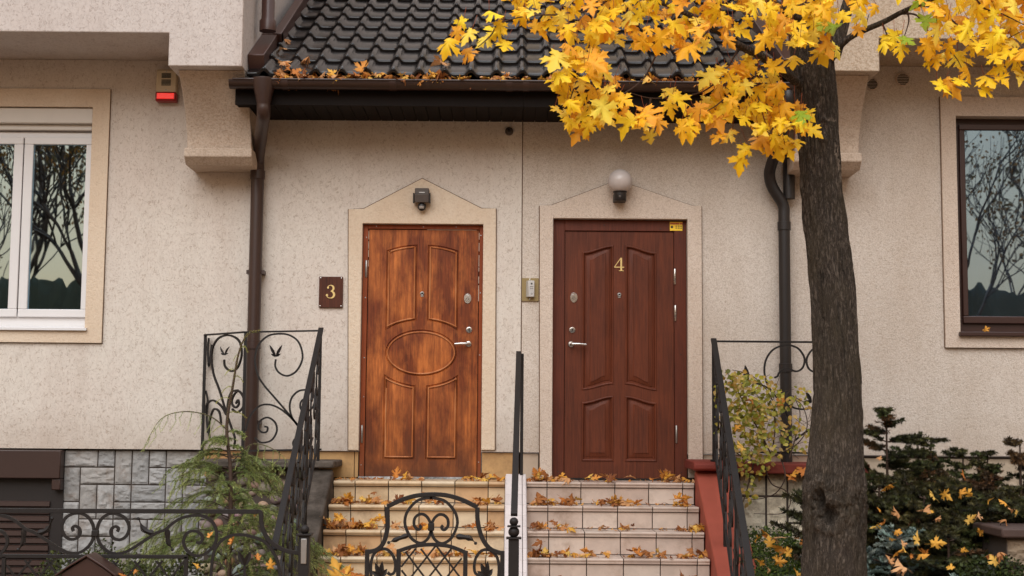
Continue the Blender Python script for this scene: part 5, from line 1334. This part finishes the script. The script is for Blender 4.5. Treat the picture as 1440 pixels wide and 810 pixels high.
PR = {'point': shrub_proto(1, [(0, 0, 1.7, 1.0), (.28, .05, 1.25, .6), (-.25, -.05, 1.15, .6)], 64, yin, ytip, .04, .50),
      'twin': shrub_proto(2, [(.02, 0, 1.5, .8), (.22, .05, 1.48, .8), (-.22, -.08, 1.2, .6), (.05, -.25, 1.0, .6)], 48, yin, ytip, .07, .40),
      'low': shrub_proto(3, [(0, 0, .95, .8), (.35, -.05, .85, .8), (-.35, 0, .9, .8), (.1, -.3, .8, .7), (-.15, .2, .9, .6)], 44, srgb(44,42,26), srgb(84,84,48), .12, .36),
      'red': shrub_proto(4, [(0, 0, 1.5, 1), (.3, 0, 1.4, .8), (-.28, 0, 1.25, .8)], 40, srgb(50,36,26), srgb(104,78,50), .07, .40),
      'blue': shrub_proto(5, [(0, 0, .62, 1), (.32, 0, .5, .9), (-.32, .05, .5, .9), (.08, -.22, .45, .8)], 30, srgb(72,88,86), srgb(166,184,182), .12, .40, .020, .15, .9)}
def shrub(px, py, Y, proto, h, name, cat_, label, rz, wsc=1.0):
    p = at(px, py, Y); zt = p.z; s = (zt-GZ)/h; t = thing(name, (p.x, Y, GZ), label, cat_); t.rotation_euler.z = rz; t.scale = (s*wsc, s*wsc, s)
    for nm, d in zip(('trunk', 'foliage'), PR[proto]):
        o = bpy.data.objects.new(nm, d); COL.objects.link(o); o.parent = t
shrub(1246, 570, -1.3, 'point', 1.72, 'yew_shrub', 'shrub', 'dark yew with a pointed tip close to the maple trunk, tallest of the shrubs', 0)
shrub(1288, 608, -1.05, 'twin', 1.52, 'yew_shrub', 'shrub', 'dark yew with a forked tip below the grainy wall, next to the tallest yew', .6)
shrub(1350, 626, -1.2, 'twin', 1.52, 'yew_shrub', 'shrub', 'dark yew with twin tips in the middle of the shrub bed', 0)
shrub(1388, 650, -1.25, 'point', 1.72, 'yew_shrub', 'shrub', 'dark slender tipped yew below the brown window sill', 2.2)
shrub(1434, 616, -1.35, 'red', 1.52, 'bush', 'shrub', 'reddish tinged bush behind the stone pillar', .3)
shrub(1492, 640, -1.3, 'twin', 1.52, 'yew_shrub', 'shrub', 'dark green shrub half out of view beside the reddish bush', 2.5)
shrub(1312, 684, -1.75, 'low', .97, 'yew_shrub', 'shrub', 'low spreading yew carrying fallen yellow leaves in the middle of the bed', .4, 1.1)
shrub(1398, 690, -1.85, 'low', .97, 'yew_shrub', 'shrub', 'low spreading yew next to the stone pillar, darker inside', 1.9, 1.1)
shrub(1236, 676, -1.75, 'low', .97, 'yew_shrub', 'shrub', 'low dark yew close beside the maple trunk base', 3.4, 1.0)
shrub(1275, 672, -1.5, 'low', .97, 'yew_shrub', 'shrub', 'low dark yew in front of the forked yew', 4.4, 1.15)
shrub(1352, 676, -1.55, 'low', .97, 'yew_shrub', 'shrub', 'low dark yew in front of the twin tipped yew', 5.2, 1.15)
shrub(1322, 660, -1.35, 'red', 1.52, 'bush', 'shrub', 'small reddish brown bush between the forked yew and the twin tipped yew', 2.0, .9)
shrub(1340, 730, -2.15, 'low', .97, 'yew_shrub', 'shrub', 'lowest dark yew between the blue spruce and the stone pillar', 1.2, 1.2)
shrub(1262, 748, -2.45, 'blue', .64, 'blue_spruce', 'conifer', 'low blue spruce with fallen leaves on it, at the foot of the maple', .5, 1.05)
# ---- ground cover with small leaves
def ground_cover(pts, Y0_, Y1_, n, cols, name, label, ztop, seed):
    rnd = random.Random(seed); m = MB()
    for _ in range(n):
        x = rnd.uniform(pts[0], pts[1]); y = rnd.uniform(Y0_, Y1_); zt = ztop(x, y); z = zt-abs(rnd.gauss(0, .10)); s = rnd.uniform(.014, .028); c = rnd.choice(cols); k = rnd.uniform(.6, 1.15); c = tuple(v*k for v in c)
        t = V((rnd.uniform(-1, 1), rnd.uniform(-1, .6), rnd.uniform(-.3, 1))).normalized(); q = V((rnd.uniform(-1, 1), rnd.uniform(-1, 0), 1)); s_ = t.cross(q).normalized()*s*.42; p = V((x, y, z))
        m.add([p, p+t*s*.5+s_, p+t*s*1.1, p+t*s*.5-s_], [(0, 1, 2, 3)], c)
    o = m.build(name, M['vine'], angle=180, recalc=False, org=(sum(pts)/2, (Y0_+Y1_)/2, GZ)); tag(o, label, 'ground cover', None, 'stuff'); return o
x0, x1 = at(1052, 780, -1.9).x, at(1140, 780, -1.9).x
hz = at(1095, 752, -.9).z
ground_cover((x0-.0, x1+.15), -2.7, -.55, 9000, [srgb(82,104,42), srgb(64,86,34), srgb(112,128,54), srgb(54,70,30)], 'undergrowth', 'low bright green leafy ground cover between the red parapet and the maple', lambda x, y: at(1095, 756, -.9).z-(-.9-y)*.16+.07*mnoise.noise(V((x*5, y*5, 0))), 51)
x0, x1 = at(1318, 780, -2.4).x, at(1450, 780, -2.4).x
ground_cover((x0, x1), -2.9, -1.9, 7000, [srgb(52,64,28), srgb(70,82,36), srgb(44,50,24)], 'undergrowth', 'low green ground cover between the blue spruce and the stone pillar', lambda x, y: at(1380, 775, -2.3).z-(-2.3-y)*.12+.08*mnoise.noise(V((x*5, y*5, 2))), 52)
x0, x1 = at(20, 800, -2.2).x, at(250, 800, -2.2).x
ground_cover((x0, x1), -2.7, -1.2, 6000, [srgb(66,74,34), srgb(84,92,40), srgb(54,58,28)], 'undergrowth', 'sparse green ground cover behind the low fence below the basement shutter', lambda x, y: at(150, 800, -1.9).z-(-1.9-y)*.1+.1*mnoise.noise(V((x*4, y*4, 4))), 53)
# ---- vine on the right railing
rnd = random.Random(61)
t = thing('climbing_vine', (at(1060, 640, -.55).x, -.55, .16), 'yellow green vine tangled in the railing over the red coping', 'vine')
m = MB(); fo = MB()
VC = [srgb(176,170,66), srgb(150,150,52), srgb(196,184,90), srgb(118,122,44), srgb(186,150,70), srgb(206,176,110)]
stems = [[(1085,640),(1070,610),(1050,575),(1035,545),(1020,520)], [(1085,640),(1090,600),(1085,560),(1060,530),(1030,520)], [(1110,645),(1120,610),(1125,580),(1115,555)], [(1070,650),(1040,640),(1020,610),(1008,580),(1004,545)], [(1090,640),(1120,625),(1135,600),(1128,570),(1110,560)], [(1060,650),(1050,690),(1040,720)], [(1075,655),(1085,680),(1105,690),(1112,705),(1100,722),(1060,722)], [(1100,650),(1104,672),(1090,694),(1064,702),(1045,700)]]
for S in stems:
    q = cat([at(x, y, -.56+rnd.uniform(-.1, .04)) for x, y in S], 7); m.tube(q, rad(.006, .0025, len(q)), 5)
for _ in range(26):
    x, y = rnd.uniform(1040, 1140), rnd.uniform(560, 650); q = [at(x+rnd.uniform(-40, 40)*f, y-rnd.uniform(10, 50)*f, -.55) for f in (0, .4, .7, 1)]; m.tube(cat(q, 4), .0018, 4)
m.build('stem', M['twig'], t, angle=180)
def vleaf(x, y, Y, s, c):
    p = at(x, y, Y); tt = V((rnd.uniform(-1, 1), rnd.uniform(-.6, .3), rnd.uniform(-1.2, .4))).normalized(); nn = V((rnd.uniform(-.6, .6), -1, rnd.uniform(-.2, .9))); sd_ = tt.cross(nn).normalized(); nn = sd_.cross(tt)
    pr = [(0, 0), (.2, .30), (.45, .33), (.75, .17), (1, 0)]; vs = [p+tt*(f*s)+sd_*(w_*s)+nn*(.25*w_*s) for f, w_ in pr]+[p+tt*(f*s)-sd_*(w_*s)+nn*(.25*w_*s) for f, w_ in pr[1:4]]+[p+tt*(f*s) for f in (.22, .5, .78)]
    fo.add(vs, [(0, 8, 1), (0, 5, 8), (1, 8, 9, 2), (8, 5, 6, 9), (2, 9, 10, 3), (9, 6, 7, 10), (3, 10, 4), (10, 7, 4)], c)
cl = [(1060,560,42,34,120),(1050,600,30,45,130),(1070,590,30,30,60),(1040,540,22,20,40),(1090,565,26,18,40),(1060,650,26,22,50),(1080,625,30,25,40),(1025,530,15,12,14),(1125,560,14,20,14),(1120,610,18,30,22),(1050,690,14,20,16),(1012,570,8,40,22),(1105,600,16,18,12)]
for cx_, cy_, rx, ry, n in cl:
    for _ in range(int(n*1.7)):
        a = rnd.uniform(0, 6.3); k = math.sqrt(rnd.random()); c = rnd.choice(VC); f = rnd.uniform(.75, 1.15); vleaf(cx_+rx*k*math.cos(a), cy_+ry*k*math.sin(a), -.56+rnd.uniform(-.22, .06), rnd.uniform(.026, .05), tuple(v*f for v in c))
fo.build('foliage', M['vine'], t, angle=180, recalc=False)
# ================================================================== fallen leaves: one object each, a few shared blades
FC = {'gold': [srgb(238,180,76), srgb(228,162,66), srgb(244,198,100)], 'tan': [srgb(214,158,106), srgb(200,140,88), srgb(228,176,126)], 'brown': [srgb(158,98,52), srgb(176,114,62), srgb(132,78,44)], 'rust': [srgb(214,140,66), srgb(224,154,72), srgb(200,124,58)]}
BL = {}
rnd = random.Random(77)
for kind, cols in FC.items():
    BL[kind] = []
    for i in range(4):
        m = MB(); c = cols[i % 3]; put_leaf(m, rnd, (0, -.4, 0), (0, 1, 0), (0, 0, 1), 1.0, c, 2.0, tuple(v*.8 for v in c))
        m.tube([(0, -.4, 0), (.02, -.7, .04), (.05, -.95, .02)], .016, 4, False, tuple(v*.5 for v in c)); o = m.build('fallen_leaf', M['litter'], angle=180, recalc=False); BL[kind].append(o.data); bpy.data.objects.remove(o)
NL = 0
def drop(p, label, group, kinds=('gold', 'rust', 'tan', 'brown'), size=(.055, .092), tilt=.5, face=False):
    global NL
    o = bpy.data.objects.new('fallen_leaf', rnd.choice(BL[rnd.choice(kinds)])); COL.objects.link(o); NL += 1
    o.location = p; s = rnd.uniform(*size); o.scale = (s*rnd.uniform(.8, 1.1), s, s*rnd.uniform(.5, 1.1))
    o.rotation_euler = (rnd.uniform(.5, 1.35) if face else rnd.gauss(.15, tilt), rnd.gauss(0, tilt), rnd.uniform(-.9, .9) if face else rnd.uniform(0, 6.28))
    tag(o, label, 'fallen leaf', group)
def on_step(k, xa, xb, n, lab, grp, pile=.0, kinds=('gold', 'rust', 'tan', 'brown')):
    yn = Y0-TR*k; z = -RI*k
    for i in range(n):
        x = at(rnd.uniform(xa, xb), 700, yn+.1).x; y = yn+(rnd.uniform(.02, .22) if pile == 0 else rnd.uniform(.0, .16)); h = abs(rnd.gauss(0, 1))*pile
        f = pile > 0 and rnd.random() < .12
        drop((x, y, z+.022+h+(.02 if f else 0)), lab, grp, kinds, tilt=.22 if pile == 0 else .42, face=f)
LL, GL = 'dry maple leaf lying on the beige tiled steps before the worn door', 'leaves on the beige steps'
for k, a, b, n, p in [(0,540,602,3,.01),(0,640,680,3,.01),(0,680,710,3,.025),(1,466,520,8,.02),(1,520,545,4,.03),(1,560,625,5,.012),(1,655,708,5,.015),(2,460,505,9,.035),(2,505,530,5,.02),(2,530,562,3,.02),(2,570,590,2,.01),(2,655,692,3,.02),(2,692,708,2,0),(3,458,505,8,.03),(3,505,560,5,.015),(3,560,640,5,.008),(3,640,708,4,.01),(4,450,500,5,.03),(4,500,700,5,.01)]: on_step(k, a, b, n, LL, GL, p)
LR, GR = 'dry maple leaf lying on the pinkish grey tiled steps before the dark red door', 'leaves on the pinkish grey steps'
for k, a, b, n, p in [(0,746,778,6,.025),(0,778,802,2,.01),(0,820,866,4,.01),(0,884,890,1,.01),(0,912,942,4,.02),(0,942,978,2,.01),(1,744,776,6,.02),(1,778,810,3,.01),(1,836,862,2,.01),(1,846,880,5,.025),(1,880,906,2,.01),(1,950,984,4,.03),(2,744,775,4,.015),(2,772,798,4,.03),(2,838,890,3,.008),(2,950,990,5,.015),(3,742,768,4,.025),(3,776,800,3,.01),(3,800,880,4,0),(3,885,925,4,.015),(3,955,995,4,.01),(4,775,800,2,.02),(4,950,980,2,.01)]: on_step(k, a, b, n, LR, GR, p)
# big pale leaves at the foot of the left flight
for x, y, Y, s, k in [(474,806,-1.85,.24,'gold'),(498,806,-1.87,.22,'rust'),(486,812,-1.9,.2,'gold')]:
    drop(at(x, y, Y), 'big maple leaf standing against the lowest visible step beside the dark parapet', 'big leaves at the foot of the beige steps', (k,), (s*.7, s*.75), .2, True)
LS, GS = 'fallen maple leaf caught on the shrubs and ground cover around the maple trunk', 'leaves caught on the shrubs'
for x, y, Y in [(1183,643,-1.9),(1206,683,-1.9),(1236,644,-1.6),(1247,684,-1.9),(1356,668,-1.8),(1350,692,-2.0),(1330,696,-2.0),(1362,694,-2.0),(1312,696,-1.9),(1422,716,-2.3),(1430,722,-2.3),(1412,706,-2.2),(1392,704,-2.1),(1415,730,-2.4),(1375,724,-2.2),(1365,730,-2.2),(1380,748,-2.3),(1390,780,-2.8),(1398,788,-2.85),(1404,776,-2.8),(1262,748,-2.7),(1255,758,-2.75),(1268,764,-2.75),(1272,772,-2.8),(1280,782,-2.85),(1296,780,-2.8),(1250,788,-2.85),(1270,795,-2.9),(1290,757,-2.6),(1262,776,-2.85),(1300,778,-2.7),(1318,764,-2.6),(1355,774,-2.7),(1336,798,-2.9),(1237,716,-2.2),(1245,736,-2.4),(1262,720,-2.2),(1230,740,-2.5),(1310,720,-2.2),(1300,716,-2.2),(1318,728,-2.2),
    (1075,754,-1.2),(1082,762,-1.4),(1096,770,-1.6),(1088,756,-1.3),(1102,778,-1.8),(1092,785,-1.9),(1098,790,-1.95),(1121,755,-1.3),(1132,772,-1.6),(1130,762,-1.5),(1068,790,-1.9),(1082,800,-2.1),(1108,776,-1.8),(1076,748,-1.1),(1064,758,-1.2),(1120,805,-2.2)]:
    drop(at(x, y, Y-.12), LS, GS, ('gold', 'tan', 'rust', 'gold', 'tan', 'gold'), (.035, .08), .7, rnd.random() < .35)
for x, y, Y in [(1101,565,-.72),(1042,627,-.9),(1035,600,-.8),(1115,665,-.62),(1128,661,-.62),(1113,670,-.62),(1059,563,-.75)]:
    drop(at(x, y, Y), 'orange maple leaf caught in the vine and on the red coping behind it', 'leaves caught in the vine', ('gold', 'rust'), (.06, .10), .3, True)
for x, y, Y in [(296,753,-2.2),(328,760,-2.2),(362,723,-1.6),(362,784,-2.4),(276,795,-2.4),(190,800,-2.3),(173,808,-3.15),(380,793,-2.4)]:
    drop(at(x, y, Y), 'orange leaf caught in the young cedar behind the low fence', 'leaves caught in the cedar', ('rust', 'gold'), (.045, .07), .3, True)
drop(at(1386, 462, -.045), 'small orange leaf on the sill of the brown window', None, ('gold',), (.05, .055), .2, True)
LG, GG = 'brown and orange maple leaf lying in the gutter along the eaves', 'leaves in the gutter'
zg_ = at(560, 113, -.76).z
for a, b, n in [(388,440,12),(440,476,6),(494,520,7),(520,600,13),(600,628,8),(686,720,4),(770,790,2),(820,1000,14)]:
    for _ in range(n): drop((at(rnd.uniform(a, b), 108, -.7).x, -.70+rnd.uniform(-.05, .06), zg_+rnd.uniform(.015, .07)), LG, GG, ('rust', 'tan', 'gold', 'brown', 'rust'), (.055, .11), .6, rnd.random() < .5)
for x, y in [(398,92),(410,99),(620,92),(510,101)]: drop(at(x, y, -.72)+V((0, 0, .03)), LG, GG, ('tan', 'rust'), (.10, .13), .3, True)
LRf = 'fallen leaf stuck on the dark glazed roof tiles'
for s, px in [(.95, 402), (.62, 398), (.35, 432)]:
    p = E+sd*s+up*.06; drop((at(px, 60, p.y).x, p.y, p.z), LRf, 'leaves on the roof tiles', ('tan',), (.06, .09), .3)
# heaps and gutter filling that nobody could count
def heap(name, label, spots, org):
    m = MB()
    for x, y, z, s in spots:
        c = rnd.choice(FC[rnd.choice(('rust', 'tan', 'brown', 'gold', 'gold'))]); k = rnd.uniform(.75, 1.05); c = tuple(v*k for v in c); a = rnd.uniform(0, 6.28)
        put_leaf(m, rnd, (x, y, z), (math.cos(a), math.sin(a), rnd.uniform(-.25, .45)), (rnd.gauss(0, .45), rnd.gauss(-.2, .45), 1), s, c, 2.2, tuple(v*.8 for v in c))
    o = m.build(name, M['litter'], angle=180, recalc=False, org=org); tag(o, label, 'leaf litter', None, 'stuff'); return o
sp_ = []
for a, b, n in [(388,450,40),(450,490,26),(490,530,26),(530,630,60),(630,725,44),(725,800,20),(800,1010,80)]:
    for _ in range(n): sp_.append((at(rnd.uniform(a, b), 108, -.7).x, -.70+rnd.uniform(-.05, .055), zg_+rnd.uniform(.0, .05), rnd.uniform(.035, .07)))
heap('leaf_litter', 'line of brown and orange leaf litter filling the gutter', sp_, (0, -.7, zg_))
for lab, spots in (('heaps of dry leaf litter swept along the beige tiled steps', [(1,466,545,21),(1,560,625,6),(1,660,708,7),(2,458,535,31),(2,535,600,6),(2,655,706,7),(3,456,520,27),(3,520,640,16),(3,640,706,6),(0,545,600,5),(0,645,708,10),(4,450,520,12)]), ('heaps of dry leaf litter along the pinkish grey tiled steps', [(0,746,790,10),(0,820,866,5),(0,912,975,7),(1,744,778,10),(1,778,812,5),(1,836,890,11),(1,950,984,5),(2,744,798,9),(2,838,890,5),(2,950,992,7),(3,742,775,10),(3,800,880,7),(3,885,930,6),(3,955,995,5)])):
    sp_ = []
    for k, a, b, n in spots:
        for _ in range(n):
            yn = Y0-TR*k; sp_.append((at(rnd.uniform(a, b), 700, yn+.1).x, yn+rnd.uniform(.03, .24), -RI*k+.012+abs(rnd.gauss(0, .014)), rnd.uniform(.035, .075)))
    heap('leaf_litter', lab, sp_, (0, Y0, 0))
# crumbled bits too small to count
m = MB()
for _ in range(900):
    k = rnd.randrange(0, 6); left = rnd.random() < .55; x = rnd.choice([rnd.uniform(XA+.02, XM0-.02), XA+.02+abs(rnd.gauss(0, .2)), XA+.02+abs(rnd.gauss(0, .25))]) if left else rnd.uniform(XM1+.02, XB-.03); x = min(max(x, XA+.02), XB-.03)
    if XM0-.03 < x < XM1+.03: continue
    y = Y0-TR*k+rnd.uniform(-.01, .24); c = rnd.choice([srgb(150,92,48), srgb(196,130,66), srgb(116,68,38), srgb(214,158,84)]); a = rnd.uniform(0, 6.28); s = rnd.uniform(.014, .055)*rnd.uniform(.5, 1); b = V((x, y, -RI*k+.004)); u_ = V((math.cos(a), math.sin(a), rnd.uniform(-.05, .5)))*s; w_ = V((-math.sin(a), math.cos(a), rnd.uniform(-.1, .4)))*s*.6
    m.add([b-u_*.5+V((0,0,.006)), b+w_*.6+V((0,0,.004)), b+u_*.5+V((0,0,.012)), b-w_*.5+V((0,0,.005))], [(0, 1, 2, 3)], c)
o = m.build('leaf_litter', M['litter'], angle=180, recalc=False, org=(0, Y0, 0)); tag(o, 'crumbled brown leaf bits scattered over all the tiled steps', 'leaf litter', None, 'stuff')
print('fallen leaves', NL)
# ================================================================== what stands across the street (seen mirrored in the windows)
def bare_tree(x, y, h, label, seed, leafy):
    rnd = random.Random(seed); t = thing('street_tree', (x, y, GZ), label, 'tree', 'trees across the street'); m = MB(); fo = MB()
    def grow(p, d, L, r, lev):
        pts = [p]; q = p
        for i in range(4):
            d = (d+V((rnd.uniform(-.2, .2), rnd.uniform(-.2, .2), rnd.uniform(-.05, .18)))).normalized(); q = q+d*(L/4); pts.append(q)
        m.tube(pts, rad(r, r*.6, 5), 6 if lev < 2 else 4)
        if lev >= 4:
            for _ in range(leafy):
                b = pts[rnd.randrange(1, 5)]+V((rnd.gauss(0, .12), rnd.gauss(0, .12), rnd.gauss(0, .12))); tt = V((rnd.uniform(-1, 1), rnd.uniform(-1, 1), -1)).normalized(); s = tt.cross(V((rnd.uniform(-1, 1), 1, .3))).normalized()*.05
                fo.add([b, b+tt*.06+s, b+tt*.14, b+tt*.06-s], [(0, 1, 2, 3)], rnd.choice([srgb(120,80,30), srgb(90,72,34), srgb(150,100,40)]))
            return
        for _ in range(3 if lev else 5):
            a = rnd.uniform(0, 6.28); dd = (d+V((math.cos(a), math.sin(a), rnd.uniform(-.1, .4)))*rnd.uniform(.5, .9)).normalized(); grow(pts[rnd.choice((2, 3, 4))], dd, L*rnd.uniform(.6, .8), r*.55, lev+1)
        grow(pts[-1], d, L*.75, r*.6, lev+1)
    grow(V((x, y, GZ)), V((0, 0, 1)), h*.32, h*.0085, 0)
    m.build('trunk', M['twig'], t, angle=180); fo.build('crown', M['vine'], t, angle=180, recalc=False)
bare_tree(-13.5, -34, 17, 'thin leaved tree across the street, mirrored in the white window', 5, 8)
bare_tree(-20.5, -46, 20, 'bushier thin leaved tree across the street, mirrored in the white window', 6, 6)
bare_tree(14.5, -32, 15, 'bare branched tree across the street, mirrored in the brown window', 7, 3)
bare_tree(20.5, -44, 17, 'tall bare branched tree across the street, mirrored in the brown window', 8, 4)
m = MB(); n = 600
prof = []
vs = []
for i in range(n+1):
    x = -60+i*.2
    zt = 5.9+1.4*mnoise.noise(V((x*.33, 0, 0)))+.9*mnoise.noise(V((x*.9, 3, 0)))+.5*mnoise.noise(V((x*2.3, 5, 0)))+.35*mnoise.noise(V((x*6, 7, 0)))+.25*mnoise.noise(V((x*15, 9, 0))); vs += [(x, -42, GZ), (x, -42+.3*mnoise.noise(V((x, 1, 0))), zt*.7), (x, -43, zt), (x, -44.5, zt*.8), (x, -45, GZ)]
m.add(vs, [(i*5+j, i*5+j+1, i*5+j+6, i*5+j+5) for i in range(n) for j in range(4)]); o = m.build('hedge', M['hedge'], recalc=False, org=(0, -43, GZ)); tag(o, 'long dark hedge across the street', 'hedge')
# ================================================================== light, sky, camera
EL, AZ = R(40), R(-12)        # sun up in front of the facade, a little to the left
w = bpy.data.worlds.new('World'); sc.world = w; w.use_nodes = True; nt = w.node_tree
bg = nt.nodes['Background']; sky = nt.nodes.new('ShaderNodeTexSky'); sky.sky_type = 'NISHITA'; sky.sun_disc = False; sky.sun_elevation = EL; sky.sun_rotation = R(180)-AZ; sky.air_density = 1.0; sky.dust_density = 4.0
tc = nt.nodes.new('ShaderNodeTexCoord'); nz = nt.nodes.new('ShaderNodeTexNoise'); nz.inputs['Scale'].default_value = 2.6; nz.inputs['Detail'].default_value = 7; nz.inputs['Roughness'].default_value = .6; nz.inputs['Distortion'].default_value = .4
mp = nt.nodes.new('ShaderNodeMapping'); mp.inputs['Scale'].default_value = (1, 1, 2.4); nt.links.new(tc.outputs['Generated'], mp.inputs[0]); nt.links.new(mp.outputs[0], nz.inputs['Vector'])
cr = nt.nodes.new('ShaderNodeValToRGB'); cr.color_ramp.elements[0].position = .30; cr.color_ramp.elements[0].color = (.55,)*3+(1,); cr.color_ramp.elements[1].position = .56; cr.color_ramp.elements[1].color = (1,)*3+(1,); nt.links.new(nz.outputs[0], cr.inputs[0])
mx_ = nt.nodes.new('ShaderNodeMix'); mx_.data_type = 'RGBA'; nt.links.new(cr.outputs[0], mx_.inputs[0]); nt.links.new(sky.outputs[0], mx_.inputs[6]); mx_.inputs[7].default_value = (12.2, 12.0, 11.8, 1)
# an overcast sky is about three times as bright overhead as near the horizon
sx_ = nt.nodes.new('ShaderNodeSeparateXYZ'); nt.links.new(tc.outputs['Generated'], sx_.inputs[0])
gr = nt.nodes.new('ShaderNodeValToRGB'); nt.links.new(sx_.outputs[2], gr.inputs[0])
e = gr.color_ramp.elements; e[0].position = 0; e[0].color = (.80, .48, .24, 1); e[1].position = .9; e[1].color = (1.30, 1.36, 1.46, 1); e2 = e.new(.30); e2.color = (.80, .68, .55, 1)
ml = nt.nodes.new('ShaderNodeMix'); ml.data_type = 'RGBA'; ml.blend_type = 'MULTIPLY'; ml.inputs[0].default_value = 1; nt.links.new(mx_.outputs[2], ml.inputs[6]); nt.links.new(gr.outputs[0], ml.inputs[7])
nt.links.new(ml.outputs[2], bg.inputs[0]); bg.inputs[1].default_value = .095
sl_ = bpy.data.lights.new('sun', 'SUN'); sl_.energy = 2.1; sl_.angle = R(50); sl_.color = (.96, .98, 1); so = bpy.data.objects.new('sun', sl_); COL.objects.link(so)
dvec = V((math.sin(AZ)*math.cos(EL), -math.cos(AZ)*math.cos(EL), math.sin(EL))); so.rotation_euler = dvec.to_track_quat('Z', 'Y').to_euler(); so.location = dvec*30
cam = bpy.data.cameras.new('camera'); co = bpy.data.objects.new('camera', cam); COL.objects.link(co); sc.camera = co
cam.sensor_width = 36; cam.lens = F/1440*36; cam.clip_start = .1; cam.clip_end = 2000
from mathutils import Matrix
Mx = Matrix(((RR.x, UU.x, -FW.x, CAM.x), (RR.y, UU.y, -FW.y, CAM.y), (RR.z, UU.z, -FW.z, CAM.z), (0, 0, 0, 1))); co.matrix_world = Mx
cam.dof.use_dof = True; cam.dof.focus_distance = 10.4; cam.dof.aperture_fstop = 4.5
sc.view_settings.view_transform = 'Standard'; sc.view_settings.look = 'None'; sc.view_settings.exposure = 0; sc.view_settings.gamma = 1
sc.render.engine = 'CYCLES'; sc.cycles.use_denoising = True; sc.cycles.max_bounces = 8; sc.cycles.diffuse_bounces = 4; sc.cycles.transparent_max_bounces = 12
